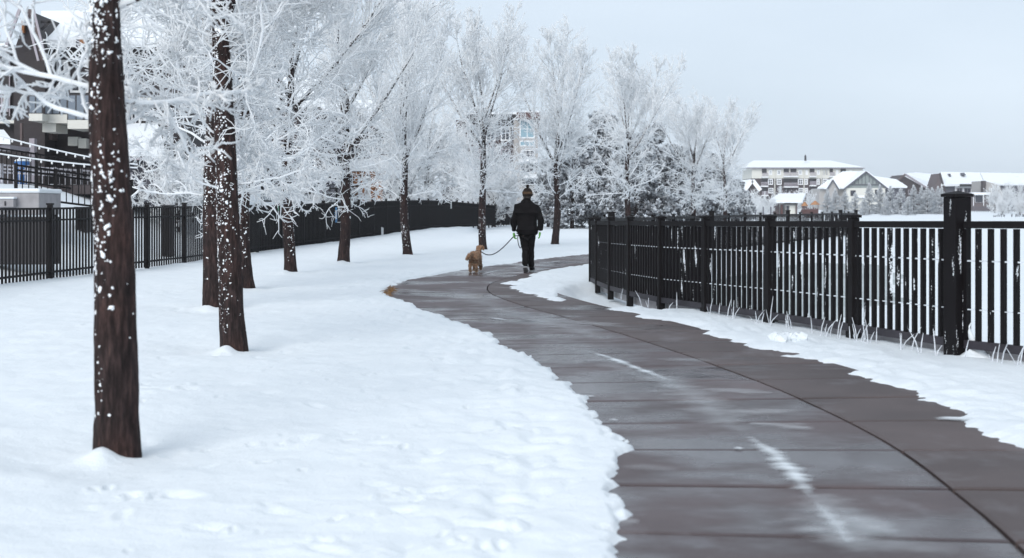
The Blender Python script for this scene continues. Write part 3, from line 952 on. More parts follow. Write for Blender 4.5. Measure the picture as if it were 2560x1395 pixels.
def frost_specks(rng, info, n, z0, z1, size, bias_az, powr=0.8, sizez=1.6):
    z, cx, cy, r = info
    zz = z0 + (z1 - z0) * rng.random(n) ** 0.62
    az = np.where(rng.random(n) < 0.8, rng.normal(bias_az, 0.85, n), rng.uniform(0, 2 * np.pi, n))
    # specks gather in drifts
    keep = vn(az * 2.2, zz * 4.5, 77) + 0.28 * (zz - z0) / (z1 - z0) >  0.02 - 0.50 * rng.random(n)
    zz, az = zz[keep], az[keep]; n = len(zz)
    R = np.interp(zz, z, r)
    c = np.stack([np.interp(zz, z, cx) + R * 0.985 * np.cos(az), np.interp(zz, z, cy) + R * 0.985 * np.sin(az), zz], 1)
    iv, fv = ico()
    s = size * np.exp(rng.normal(-0.25, 0.5, n))
    nrm = np.stack([np.cos(az), np.sin(az), 0 * az], 1); tan = np.stack([-np.sin(az), np.cos(az), 0 * az], 1); up = np.array([0, 0, 1.0])
    jit = 1 + 0.35 * rng.normal(size=(n, 12))
    ez = s * rng.uniform(0.8, sizez, n)
    tilt = rng.normal(0, 0.4, n)
    u2 = tan * np.cos(tilt)[:, None] + up[None] * np.sin(tilt)[:, None]; v2 = -tan * np.sin(tilt)[:, None] + up[None] * np.cos(tilt)[:, None]
    V = c[:, None, :] + jit[:, :, None] * (iv[None, :, 0:1] * u2[:, None] * s[:, None, None] + iv[None, :, 1:2] * v2[:, None] * ez[:, None, None] + iv[None, :, 2:3] * nrm[:, None] * (0.55 * s)[:, None, None])
    T = (fv[None] + (np.arange(n) * 12)[:, None, None]).reshape(-1, 3)
    return np_mesh("frost", V.reshape(-1, 3), tris=T, smooth=True)

def elm(seed, P, R, H, lat=30, leaders=5, ns=24, nl=60, rough=1.0, thick=1.0, specks=420, spread=1.0, l4=3, latz=(1.2, 3.4), k4=4, kk=(13, 7, 8, 5), keep_clear=0.0, speck_size=0.012, split=None, lead_ang=(9, 31), bias=math.radians(220)):
    """a young frosted elm: furrowed trunk, whorls of curling side branches below, a vase of straight limbs above"""
    rng = np.random.default_rng(seed)
    trunk, crown = Acc(), Acc()
    V, Q, info = trunk_tube(P, R, ns, nl, seed, rough)
    z, cx, cy, r = info
    trunk.put(V, Q, None, 0.02 + 0.34 * ss((V[:, 2] - 1.0) / 3.0))
    ztop = z[-1]
    zs = split if split else ztop * 0.72
    # leaders
    nL = leaders
    lz = np.linspace(zs, ztop - 0.05, nL) + rng.uniform(-0.1, 0.1, nL); lz[-1] = ztop - 0.03
    p0 = np.stack([np.interp(lz, z, cx), np.interp(lz, z, cy), lz], 1)
    az = rng.uniform(0, 2 * np.pi) + np.arange(nL) * 2.4 + rng.normal(0, 0.3, nL)
    an = np.radians(rng.uniform(lead_ang[0], lead_ang[1], nL)); an[-1] *= 0.4
    d0 = np.stack([np.sin(an) * np.cos(az) * 1.5, np.sin(an) * np.sin(az) * 1.5, np.cos(an)], 1)
    LL = (H - lz) * rng.uniform(0.86, 1.02, nL)
    lead = grow(rng, p0, d0, LL, 11, 0.05, 0.05)
    r_at = np.interp(lz, z, r)
    V, Q, T, A = tubes(lead, r_at * 0.66, np.full(nL, 0.010), 8, np.full(nL, 0.40), np.full(nL, 0.62), 0.8)
    trunk.put(V, Q, T, A)
    # limbs from the leaders, fanning upwards
    p, d, L, t = sprout(rng, lead, kk[0], 0.08, 0.97, (16, 44), (0.32, 0.50), LL)
    L = L * (1.15 - 0.75 * t)
    L = np.maximum(L, 0.35)
    l2 = grow(rng, p, d, L, 6, 0.07, 0.09)
    crown.put(*tubes(l2, np.full(len(L), 0.016 * thick), np.full(len(L), 0.009 * thick), 4, np.full(len(L), 0.60), np.full(len(L), 0.82)))
    p, d, L3, t = sprout(rng, l2, kk[1], 0.12, 1.0, (18, 42), (0.28, 0.55), L)
    L3 = L3 * (1.1 - 0.5 * t)
    l3 = grow(rng, p, d, np.maximum(L3, 0.12), 4, 0.10, 0.07)
    crown.put(*tubes(l3, np.full(len(L3), 0.0100 * thick), np.full(len(L3), 0.007 * thick), 3, np.full(len(L3), 0.85), np.full(len(L3), 1.05)))
    p, d, L4, t = sprout(rng, l3, k4, 0.15, 1.0, (22, 55), (0.25, 0.55), L3)
    l4p = grow(rng, p, d, np.maximum(L4, 0.05), 3, 0.12, 0.05)
    crown.put(*tubes(l4p, np.full(len(L4), 0.0080 * thick), np.full(len(L4), 0.0055 * thick), 3, np.full(len(L4), 0.98), np.full(len(L4), 1.1)))
    # side branches of the lower crown
    lz = np.sort(rng.uniform(latz[0], latz[1], lat)); f = (lz - latz[0]) / (latz[1] - latz[0])
    p0 = np.stack([np.interp(lz, z, cx), np.interp(lz, z, cy), np.minimum(lz, ztop)], 1)
    az = rng.uniform(0, 2 * np.pi) + np.arange(lat) * 2.399 + rng.normal(0, 0.4, lat)
    if keep_clear:                                   # branches that grew towards the path were pruned
        a_ = (az - 1.5 * np.pi + np.pi) % (2 * np.pi) - np.pi
        az = np.where(np.abs(a_) < keep_clear, az + np.sign(a_ + 1e-6) * (keep_clear + 0.3), az)
    el = np.radians(rng.uniform(2, 26, lat) + 26 * f)
    d0 = np.stack([np.cos(el) * np.cos(az), np.cos(el) * np.sin(az), np.sin(el)], 1)
    L1 = spread * (0.75 + 0.95 * np.sin(np.pi * (0.12 + 0.7 * f))) * rng.uniform(0.7, 1.15, lat)
    l1 = grow(rng, p0, d0, L1, 8, 0.12, 0.03)
    crown.put(*tubes(l1, 0.019 * thick * np.sqrt(L1), np.full(lat, 0.011 * thick), 6, np.full(lat, 0.56), np.full(lat, 0.95)))
    p, d, L2, t = sprout(rng, l1, kk[2], 0.12, 1.0, (30, 68), (0.26, 0.52), L1)
    L2 = np.maximum(L2 * (1.15 - 0.5 * t), 0.15)
    l2 = grow(rng, p, d, L2, 6, 0.26, 0.02)
    crown.put(*tubes(l2, np.full(len(L2), 0.0135 * thick), np.full(len(L2), 0.0105 * thick), 4, np.full(len(L2), 0.82), np.full(len(L2), 1.05)))
    p, d, L3, t = sprout(rng, l2, kk[3], 0.10, 1.0, (30, 75), (0.28, 0.62), L2)
    L3 = np.maximum(L3, 0.07)
    l3 = grow(rng, p, d, L3, 4, 0.30, 0.03)
    crown.put(*tubes(l3, np.full(len(L3), 0.0105 * thick), np.full(len(L3), 0.008 * thick), 3, np.full(len(L3), 0.95), np.full(len(L3), 1.1)))
    p, d, L4, t = sprout(rng, l3, l4, 0.2, 1.0, (30, 80), (0.3, 0.7), L3)
    l4a = grow(rng, p, d, np.maximum(L4, 0.035), 3, 0.2, 0.02)
    crown.put(*tubes(l4a, np.full(len(L4), 0.0078 * thick), np.full(len(L4), 0.0055 * thick), 3, np.full(len(L4), 1.0), np.full(len(L4), 1.2)))
    fm = frost_specks(rng, info, specks, 0.12, min(ztop, 3.6), speck_size, bias) if specks else None
    return trunk.mesh("trunk"), crown.mesh("crown"), fm

def plant(name, meshes, loc, label, cat, group, rotz=0.0, scale=1.0):
    t = empty(name, loc, label, cat, group)
    t.rotation_euler = (0, 0, rotz); t.scale = (scale,) * 3
    tr = link("trunk", meshes[0], MAT["bark"], t)
    if meshes[2] is not None:
        link("frost", meshes[2], MAT["frost"], tr, kind="stuff")
    link("crown", meshes[1], MAT["bark"], t, kind="stuff")
    return t

def tree_pts(foot, pxs, D, radii_px):
    """trunk axis from photographed columns/rows at depth D, relative to the foot"""
    P, R = [], []
    for (px, py), rp in zip(pxs, radii_px):
        P.append((wx(px, D) - foot[0], 0.0, wz(py, D))); R.append(rp * D / F)
    return P, R
GT = "frosted street trees along the curved path"
def S(i): return TREE_SPOTS[i]
# three nearest trees have trunks of their own
D1 = S(0)[1]
P, R = tree_pts(S(0), [(299, 1195), (296, 1140), (293, 1050), (291, 850), (287, 690), (281, 560), (271, 380), (266, 250), (263, 60), (260, -150), (255, -420)], D1,
                [64, 59, 53, 51, 47, 46, 44, 40, 37, 33, 26])
P[0] = (P[0][0], 0, -0.12)
t1 = elm(11, P, R, 7.4, lat=9, keep_clear=1.15, kk=(14, 8, 6, 5), ns=96, nl=240, rough=1.0, thick=0.9, specks=2600, spread=0.74, latz=(1.66, 3.4), split=2.75, speck_size=0.0064, l4=6, bias=math.radians(215))
plant("street_tree", t1, (*S(0), 0.03), "nearest and thickest street tree, its frost flecked trunk standing alone at the left", "tree", GT)
D2 = S(1)[1]
P, R = tree_pts(S(1), [(590, 925), (586, 880), (581, 800), (575, 700), (571, 600), (566, 450), (560, 300), (556, 200), (549, 80), (545, -60), (542, -200)], D2,
                [39, 35, 31, 29, 28, 26, 24, 23, 19, 16, 12])
P[0] = (P[0][0], 0, -0.15)
t2 = elm(23, P, R, 7.6, lat=19, keep_clear=0.9, kk=(15, 8, 9, 6), ns=72, nl=200, thick=0.72, specks=2300, latz=(1.5, 3.6), split=2.9, speck_size=0.0055, l4=6, bias=math.radians(230))
plant("street_tree", t2, (*S(1), 0.02), "second nearest street tree, dark trunk standing in front of two others close together", "tree", GT)
D3 = S(2)[1]
P, R = tree_pts(S(2), [(536, 805), (534, 778), (533, 700), (531, 600), (530, 500), (531, 400), (536, 250), (540, 120), (541, 0), (543, -120)], D3,
                [29, 27, 24, 22, 21, 20, 17, 15, 12, 9])
P[0] = (P[0][0], 0, -0.15)
t3 = elm(37, P, R, 7.3, lat=17, keep_clear=0.8, kk=(15, 8, 8, 5), thick=0.8, ns=56, nl=150, specks=2300, latz=(1.4, 3.6), split=3.0, speck_size=0.0062, l4=4, bias=math.radians(225))
plant("street_tree", t3, (*S(2), 0.02), "street tree with rimed bark, half hidden just left of the second nearest trunk", "tree", GT)
# shared kinds for the rest of the row
def stock(seed, H, lean, r0, leaders, lat, spread, latz, split, **kw):
    rng = np.random.default_rng(seed + 900)
    zt = H * 0.56
    zz = [-0.15, 0.0, 0.15, 0.6, 1.2, 1.9, 2.7, 3.4, zt]
    P, x, y = [], 0, 0
    for q in zz:
        x = lean * max(q, 0) + 0.05 * math.sin(q * 1.7 + seed); y = 0.04 * math.cos(q * 1.3 + seed) - 0.04
        P.append((x, y, q))
    x0 = P[1][0]; P = [(a - x0, b, c) for a, b, c in P]
    R = [r0 * k for k in (1.42, 1.22, 1.06, 0.95, 0.90, 0.82, 0.70, 0.60, 0.46)]
    return elm(seed, P, R, H, lat=lat, leaders=leaders, ns=28, nl=70, spread=spread, latz=latz, split=split, **kw)
K = [stock(41, 7.4, -0.02, 0.135, 5, 20, 1.0, (1.40, 3.7), 2.6, kk=(19, 10, 8, 5), k4=5, specks=1300, speck_size=0.0082, l4=3),
     stock(53, 7.6, -0.035, 0.125, 5, 18, 1.05, (1.5, 3.6), 2.2, kk=(19, 10, 8, 5), k4=5, specks=1200, speck_size=0.0082, l4=3),
     stock(67, 7.7, 0.0, 0.120, 6, 22, 1.10, (1.40, 4.0), 3.2, kk=(19, 10, 8, 5), k4=5, specks=1000, speck_size=0.0085, l4=3)]
rows = [(3, 0, 0.4, 1.00, "street tree with slender speckled trunk just right of the second nearest trunk"),
        (4, 2, 2.2, 0.98, "street tree with frost speckled trunk left of the blue and white sign"),
        (5, 0, 4.0, 0.98, "street tree with dark trunk right beside the blue and white sign"),
        (6, 1, 0.2, 0.97, "street tree with forked trunk standing alone left of the dog"),
        (7, 2, 1.0, 1.03, "street tree with dark trunk directly behind the dog"),
        (8, 1, 2.7, 1.04, "street tree with forked trunk just right of the walking person"),
        (9, 2, 3.6, 1.06, "street tree in front of the pines, behind the end of the right railing"),
        (10, 0, 1.4, 0.93, "street tree with open crown behind the railing, right of the pines"),
        (11, 2, 5.0, 0.90, "last street tree of the row, behind the railing beside the far apartment block")]
for i, k, rz, sc, lab in rows:
    x, y = S(i)
    plant("street_tree", K[k], (x, y, float(ground_z(x, y)) + 0.02), lab, "tree", GT, rz, sc)

# ---------------------------------------------------------------- white trees behind the left fence
B = [elm(81, [(0, 0, -0.2), (0, 0, 0.3), (0.03, 0, 1.2), (0.02, 0.02, 2.6), (0, 0, 3.6)], [0.13, 0.11, 0.09, 0.07, 0.05], 6.6, lat=44, leaders=7, ns=12, nl=20, thick=1.35, specks=0, spread=1.25,
         l4=2, latz=(0.25, 3.9), k4=3, split=1.0, lead_ang=(8, 30)),
     elm(83, [(0, 0, -0.2), (0, 0, 0.3), (0.03, 0, 0.8), (0.02, 0.02, 1.4), (0, 0, 1.8)], [0.10, 0.09, 0.07, 0.05, 0.04], 3.4, lat=42, leaders=7, ns=10, nl=12, thick=1.1, specks=0, spread=0.95,
         l4=2, latz=(0.12, 2.0), k4=2, split=0.4, lead_ang=(14, 45))]
GB = "snow white trees and shrubs behind the left fence"
back = [(1, 445, 43, 0.8, "tall white frosted shrub behind the fence, left of the second nearest trunk"),
        (1, 752, 52, 0.6, "white frosted shrub behind the fence, right of the trunk left of the sign"),
        (0, 1003, 72, 0.9, "white frosted tree right of the cedar porch, behind the fence"),
        (0, 1070, 85, 1.25, "broad white frosted tree left of the tower with the blue glazing"),
        (0, 1165, 114, 1.15, "white frosted tree behind the fence, behind the tree by the dog"),
        (1, 1235, 100, 1.6, "rounded white frosted tree left of the person's head"),
        (0, 1268, 112, 0.8, "white frosted tree in front of the tower with the blue glazing")]
for n, (k, px, D, sc, lab) in enumerate(back):
    x = wx(px, D)
    plant("frosted_tree" if k == 0 else "frosted_shrub", B[k], (x, D, float(ground_z(x, D)) - 0.05), lab, "tree" if k == 0 else "shrub", GB, n * 1.3, sc)

# ---------------------------------------------------------------- pines
def pine(seed, H, spread, nb, clumps, needles, size, bare=0.6):
    rng = np.random.default_rng(seed)
    trunk, crown = Acc(), Acc()
    z = np.linspace(-0.2, H * 0.97, 12)
    V, Q, info = trunk_tube([(0.0, 0, -0.2), (0.05, 0, H * 0.5), (0, 0, H * 0.97)], [0.17 * H / 7, 0.11 * H / 7, 0.02], 12, 16, seed, 1.0)
    trunk.put(V, Q, None, np.full(len(V), 0.10))
    hz = bare + (H * 0.96 - bare) * rng.random(nb) ** 0.9
    f = (hz - bare) / (H * 0.96 - bare)
    az = np.arange(nb) * 2.399 + rng.normal(0, 0.3, nb)
    el = np.radians(-8 + 40 * f + rng.normal(0, 8, nb))
    d0 = np.stack([np.cos(el) * np.cos(az), np.cos(el) * np.sin(az), np.sin(el)], 1)
    L = spread * (0.25 + 0.95 * (1 - f) ** 0.75) * rng.uniform(0.65, 1.15, nb)
    br = grow(rng, np.stack([0 * hz, 0 * hz, hz], 1), d0, L, 6, 0.08, 0.06)
    Vb, Qb, Tb, A = tubes(br, np.full(nb, 0.035), np.full(nb, 0.012), 4, np.full(nb, 0.3), np.full(nb, 0.5))
    trunk.put(Vb, Qb, Tb, A)
    p, d, l, t = sprout(rng, br, clumps, 0.25, 1.0, (0, 75), (0.10, 0.26), L)
    c = p + d * l[:, None] + rng.normal(0, 0.05, p.shape)
    n = len(c)
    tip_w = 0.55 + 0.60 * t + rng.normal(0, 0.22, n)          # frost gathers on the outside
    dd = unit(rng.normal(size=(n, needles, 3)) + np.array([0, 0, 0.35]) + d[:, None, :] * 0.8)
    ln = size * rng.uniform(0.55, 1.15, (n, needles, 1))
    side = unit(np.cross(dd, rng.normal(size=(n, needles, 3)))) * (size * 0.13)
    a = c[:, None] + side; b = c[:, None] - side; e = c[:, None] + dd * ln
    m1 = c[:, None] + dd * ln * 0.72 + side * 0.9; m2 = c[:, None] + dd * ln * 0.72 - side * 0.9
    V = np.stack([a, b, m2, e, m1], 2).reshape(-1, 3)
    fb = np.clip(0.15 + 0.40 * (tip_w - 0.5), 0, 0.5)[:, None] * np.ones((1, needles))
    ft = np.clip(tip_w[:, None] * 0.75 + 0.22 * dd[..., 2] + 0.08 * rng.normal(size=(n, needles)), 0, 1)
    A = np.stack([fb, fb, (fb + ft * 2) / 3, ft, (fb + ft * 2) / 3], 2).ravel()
    k = np.arange(n * needles)[:, None] * 5
    Q = np.concatenate([k, k + 1, k + 2, k + 4], 1); T = np.concatenate([k + 4, k + 2, k + 3], 1)
    crown.put(V, Q, T, A)
    return trunk.mesh("trunk"), crown.mesh("crown", smooth=False), None
PK = [pine(101, 7.6, 2.3, 95, 10, 34, 0.27, 0.35), pine(107, 6.6, 2.6, 95, 10, 34, 0.28, 0.15)]
GP = "frosted pines behind the end of the path"
pines = [(0, 1508, 96, 1.02, "tallest frosted pine with a pointed top, behind the end of the path"),
         (1, 1430, 93, 0.92, "frosted pine just right of the forked tree by the person"),
         (1, 1590, 92, 0.90, "frosted pine behind the trunk at the railing end"),
         (0, 1632, 98, 0.93, "frosted pine with the second pointed top, in the middle of the group"),
         (1, 1690, 94, 0.80, "low frosted pine left of the open crowned street tree"),
         (1, 1775, 97, 0.75, "frosted pine at the right end of the group, behind the last two street trees"),
         (0, 1370, 100, 0.62, "small frosted pine behind the forked tree by the person"),
         (1, 1840, 104, 0.50, "low frosted pine near the far apartment block")]
for n, (k, px, D, sc, lab) in enumerate(pines):
    x = wx(px, D)
    t = plant("pine_tree", PK[k], (x, D, float(ground_z(x, D)) - 0.05), lab, "tree", GP, n * 1.1, sc)
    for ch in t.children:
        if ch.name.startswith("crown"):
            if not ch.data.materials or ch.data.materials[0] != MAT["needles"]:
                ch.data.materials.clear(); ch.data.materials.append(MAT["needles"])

# ---------------------------------------------------------------- spruces on the far shore
def spruce(seed, H, spread, whorls, per):
    rng = np.random.default_rng(seed)
    trunk, crown = Acc(), Acc()
    V, Q, _ = trunk_tube([(0, 0, -0.2), (0, 0, H)], [0.11, 0.02], 8, 5, seed, 0.6)
    trunk.put(V, Q, None, np.full(len(V), 0.2))
    hz = np.repeat(np.linspace(0.15, H * 0.985, whorls), per) + rng.normal(0, 0.06, whorls * per)
    f = np.clip(hz / H, 0, 1); n = len(hz)
    az = rng.uniform(0, 2 * np.pi, n)
    L = spread * (1 - f) ** 0.85 * rng.uniform(0.7, 1.15, n) + 0.12
    el = np.radians(-18 + 55 * f + rng.normal(0, 7, n))
    d = np.stack([np.cos(el) * np.cos(az), np.cos(el) * np.sin(az), np.sin(el)], 1)
    br = grow(rng, np.stack([0 * hz, 0 * hz, hz], 1), d, L, 4, 0.04, 0.10)
    p, dd, l, t = sprout(rng, br, 12, 0.1, 1.0, (25, 70), (0.22, 0.45), L, flat=1.6)
    l = np.maximum(l, 0.10)
    side = unit(np.cross(dd, np.array([0, 0, 1.0]))) * 0.075
    dn = np.array([0, 0, -0.05])
    a = p + side; b = p - side; e = p + dd * l[:, None]; q = p + dd * l[:, None] * 0.5 + dn * 1.4
    V = np.stack([a, b, e, q], 1).reshape(-1, 3)
    fr = np.clip(0.80 + 0.35 * t + rng.normal(0, 0.12, len(t)), 0, 1)
    A = np.stack([fr * 0.75, fr * 0.75, fr, fr * 0.5], 1).ravel()
    k = np.arange(len(p))[:, None] * 4
    T = np.concatenate([np.concatenate([k, k + 1, k + 2], 1), np.concatenate([k, k + 2, k + 3], 1), np.concatenate([k + 1, k + 3, k + 2], 1)])
    crown.put(V, None, T, A)
    return trunk.mesh("trunk"), crown.mesh("crown", smooth=False), None
SK = [spruce(201, 5.6, 1.75, 22, 8), spruce(207, 4.6, 1.7, 18, 8)]
def far_tree(name, kit, px, ybase, ytop, D, lab, grp, rot, needles=True):
    x = wx(px, D); H = {0: 5.6, 1: 4.6}[kit] if needles else {0: 6.6, 1: 3.4}[kit]
    zb = float(ground_z(x, D)) - 0.1
    sc = max(0.2, (wz(ytop, D) - zb) / H)
    t = plant(name, SK[kit] if needles else B[kit], (x, D, zb), lab, "tree", grp, rot, sc)
    if needles:
        for ch in t.children:
            if ch.name.startswith("crown") and (not ch.data.materials or ch.data.materials[0] != MAT["needles"]):
                ch.data.materials.clear(); ch.data.materials.append(MAT["needles"])
GS = "small frosted spruces in front of the far houses"
sp = [(0, 2068, 474, 235, "in front of the low roof's right end"), (0, 2088, 472, 250, "below the small pointed gable of the sage house"), (1, 2112, 478, 238, "left of the sage house's dark window"),
      (1, 2138, 482, 232, "beside the sage house's dark window"), (0, 2173, 458, 240, "rising in front of the sage house's wall"), (0, 2200, 462, 246, "at the sage house's right corner"),
      (1, 2226, 466, 240, "before the snowy roof right of the sage house"), (1, 2252, 470, 236, "left of the dark brown gable"), (0, 2284, 463, 240, "in front of the dark brown gable"),
      (0, 2304, 465, 244, "right of the dark brown gable"), (1, 2318, 468, 240, "under the long slope of the dark brown gable"), (1, 2330, 470, 247, "before the snowy roof left of the pointed dormer"),
      (0, 2345, 466, 242, "just below the pointed dormer"), (0, 2354, 468, 236, "just left of the big railing pillar"), (1, 2270, 492, 226, "low at the shore below the dark brown gable"),
      (1, 2215, 494, 226, "low at the shore below the snowy roof"), (1, 2160, 496, 226, "low at the shore below the sage house")]
for n, (k, px, yt, D, where) in enumerate(sp):
    far_tree("spruce_tree", k, px, 0, yt, D, "small frosted spruce " + where, GS, n * 1.7)
GD = "bare white trees on the far shore"
for n, (k, px, yt, D, where) in enumerate([(0, 1852, 470, 200, "left of the small snow roofed house"), (0, 1885, 476, 215, "in front of the apartment block's left end"), (1, 1912, 482, 190, "left of the low snow roof"),
        (0, 1950, 468, 262, "between the apartment block and the low roof"), (0, 1992, 478, 262, "behind the low snow roof"), (0, 2025, 478, 258, "left of the sage house"), (1, 1900, 505, 170, "low at the shore left of the pavilion"),
        (0, 2487, 462, 250, "right of the dark balcony door"), (0, 2520, 458, 245, "in front of the house at the picture's right edge"), (0, 2549, 462, 240, "at the picture's right edge"),
        (1, 2505, 492, 228, "low, below the house at the right edge"), (1, 2550, 495, 230, "low, at the right edge"), (1, 1868, 505, 175, "low, near the last street tree")]):
    far_tree("frosted_tree", k, px, 0, yt, D, "far white frosted tree " + where, GD, n * 0.9, needles=False)
# ================================================================ RIGHT RAILING
rail = empty("metal_railing", (FR_X[4], FR_D[4], 0), "black metal railing with rime streaked pickets curving along the right of the path", "railing")
def unit_picket(w):
    mb = MB().box(-w / 2, w / 2, -w / 2, w / 2, 0, 1)
    me = bpy.data.meshes.new("picket"); me.from_pydata(mb.v, [], mb.f); me.update()
    return me
PM = unit_picket(0.041)
MAT["rime_metal"] = simple("rimed_metal", (0.60, 0.64, 0.68), 0.85, var=0.4, scale=14)
posts = list(zip(FR_X, FR_D))
def h_rail(D): return CH - 32.5 * min(D, 26.1) / F           # rail top above the snow
GZ = lambda x, y: float(ground_z(x, y))
rng_f = random.Random(8)
O = ORG[rail]
for i, (x, D) in enumerate(posts):
    big = (i == 4 or i == 0)
    w = 0.175 if big else 0.09
    top = h_rail(D) + (0.22 if big else 0.035)
    nx = posts[min(i + 1, len(posts) - 1)]; pv = posts[max(i - 1, 0)]
    ang = math.atan2(nx[1] - pv[1], nx[0] - pv[0])
    R = Matrix.Rotation(ang, 4, 'Z')
    mb = MB()
    mb.box(-w / 2, w / 2, -w / 2, w / 2, -0.12, top)
    mb.v = [tuple(R @ Vector(v) + Vector((x, D, 0))) for v in mb.v]
    p = mb.build("post", MAT["rail"] if big else MAT["rail_plain"], rail, bevel=0.006)
    c = MB(); cw = w / 2 + 0.016
    c.box(-cw, cw, -cw, cw, top + 0.001, top + 0.028)
    n = len(c.v); c.v += [(-cw + .004, -cw + .004, top + 0.0285), (cw - .004, -cw + .004, top + 0.0285), (cw - .004, cw - .004, top + 0.0285), (-cw + .004, cw - .004, top + 0.0285), (0, 0, top + 0.028 + cw * 0.28)]
    c.f += [(n, n + 1, n + 4), (n + 1, n + 2, n + 4), (n + 2, n + 3, n + 4), (n + 3, n, n + 4)]
    c.v = [tuple(R @ Vector(v) + Vector((x, D, 0))) for v in c.v]
    c.build("cap", MAT["rail_plain"], p)
    if big:
        for hz in (top - 0.10, top - 0.19):
            b = MB(); b.box(-w / 2 - 0.028, w / 2 + 0.028, -0.012, 0.012, hz - 0.013, hz + 0.013)
            R2 = Matrix.Rotation(math.atan2(x, D) * -1, 4, 'Z')
            b.v = [tuple(R2 @ Vector(v) + Vector((x, D, 0))) for v in b.v]
            b.build("bolt", MAT["rail_plain"], p)
    else:
        # small bracket foot beside the post
        b = MB(); b.box(w / 2 + 0.001, w / 2 + 0.07, -0.03, 0.03, 0.0, 0.075)
        b.v = [tuple(R @ Vector(v) + Vector((x, D, 0))) for v in b.v]
        b.build("bracket", MAT["rail_plain"], p)
for i in range(len(posts) - 1):
    a, b = posts[i], posts[i + 1]
    d = Vector((b[0] - a[0], b[1] - a[1], 0)); L = d.length; d.normalize()
    wa = 0.102 if i == 4 or i == 0 else 0.052
    wb = 0.102 if i + 1 == 4 else 0.052
    for nm, off, hh, ww in (("top_rail", -0.033, 0.065, 0.055), ("middle_rail", -0.36, 0.013, 0.020), ("middle_rail", -0.80, 0.010, 0.018), ("bottom_rail", None, 0.075, 0.050)):
        za, zb = [((h_rail(q[1]) + off) if off is not None else 0.125 - 0.0035 * max(0, q[1] - 13) * 1.6) for q in (a, b)]
        mb = MB().obox((a[0] + d.x * wa, a[1] + d.y * wa, za), (b[0] - d.x * wb, b[1] - d.y * wb, zb), ww, hh)
        mb.build(nm, MAT["rime_metal"] if nm == "middle_rail" else MAT["rail_skylit"] if nm == "bottom_rail" else MAT["rail_plain"], rail)
    n = 12
    for k in range(1, n + 1):
        t = (k - 0.25) / (n + 0.5)
        x, y = a[0] + (b[0] - a[0]) * t, a[1] + (b[1] - a[1]) * t
        o = link("picket", PM, MAT["rail"], rail)
        z0 = 0.10
        o.location = (x - O.x, y - O.y, z0)
        o.scale = (1, 1, h_rail(y) - 0.07 - z0)
        o.rotation_euler = (0, 0, math.atan2(d.y, d.x))
# far run of the railing, round the bend by the lake
far_p = []
Pf, sf = catmull([(1.3, 25.0)] + [(x, d) for d, x in FARF] + [(20.0, 77.0)], 0.1)
tot = sf[-1]; npan = int(tot / 2.4)
st = MB(); rl = MB()
k = 0
s = 2.4
def at_s(q): return np.interp(q, sf, Pf[:, 0]), np.interp(q, sf, Pf[:, 1])
prev = (posts[-1][0], posts[-1][1])
j = 0
while s < tot:
    x, y = at_s(s)
    big = (j % 5 == 1) or s + 2.4 >= tot
    w = 0.14 if big else 0.07
    top = 1.13 + (0.12 if big else 0.04)
    mb = MB().box(x - w / 2, x + w / 2, y - w / 2, y + w / 2, -0.5, top).box(x - w / 2 - .02, x + w / 2 + .02, y - w / 2 - .02, y + w / 2 + .02, top + .001, top + .03)
    mb.build("post", MAT["rail_plain"], rail)
    for nm, z, h, ww in (("top_rail", 1.10, 0.07, 0.06), ("middle_rail", 0.78, 0.03, 0.03), ("bottom_rail", 0.12, 0.07, 0.05)):
        MB().obox((prev[0], prev[1], z), (x, y, z), ww, h).build(nm, MAT["rail_plain"], rail)
    for q in np.arange(0.08, 0.98, 0.07):
        px_, py_ = prev[0] + (x - prev[0]) * q, prev[1] + (y - prev[1]) * q
        st.box(px_ - .011, px_ + .011, py_ - .011, py_ + .011, 0.1, 1.07)
    prev = (x, y); s += 2.4; j += 1
st.build("picket", MAT["rail"], rail, kind="stuff")

# low concrete kerb under the railing
kb = empty("kerb", (FR_X[5], FR_D[5], 0), None, None)
kb["kind"] = "structure"
for i in range(2, len(posts) - 1):
    a, b = Vector((*posts[i], 0)), Vector((*posts[i + 1], 0))
    d = (b - a).normalized(); nrm = Vector((-d.y, d.x, 0)) * (-0.16)
    if nrm.x < 0: nrm = -nrm
    m = 2
    for q in range(m):
        p0 = a + (b - a) * (q / m) + nrm + d * 0.006; p1 = a + (b - a) * ((q + 1) / m) + nrm - d * 0.006
        MB().obox((p0.x, p0.y, 0.0), (p1.x, p1.y, 0.0), 0.14, 0.20).build("kerb_block", MAT["concrete_grey"], kb, bevel=0.008)

# rimed grass stalks along the railing's foot
gm = MB(); rg = random.Random(12)
for i in range(3, 9):
    a, b = posts[i], posts[i + 1]
    n = {3: 16, 4: 17, 5: 15, 6: 6, 7: 3, 8: 2}[i]
    for k in range(n):
        t = rg.random()
        x = a[0] + (b[0] - a[0]) * t - 0.12 - 0.10 * rg.random(); y = a[1] + (b[1] - a[1]) * t
        h = rg.uniform(0.10, 0.30) * (1.25 if rg.random() < 0.25 else 0.85)
        lx, ly = rg.gauss(0.04, 0.05), rg.gauss(0, 0.05)
        z = GZ(x, y)
        gm.tube([(x, y, z - .02), (x + lx * .35, y + ly * .35, z + h * .5), (x + lx, y + ly, z + h)], [0.006, 0.0062, 0.0025], 5)
        if rg.random() < 0.4:
            gm.tube([(x, y, z - .02), (x - lx * 1.2, y + ly, z + h * .55)], [0.005, 0.0025], 4)
MAT["rime_stalk"] = simple("rimed_stalk", (0.58, 0.61, 0.65), 0.85, var=0.3, scale=30)
gm.build("frosted_grass", MAT["rime_stalk"], kind="stuff")
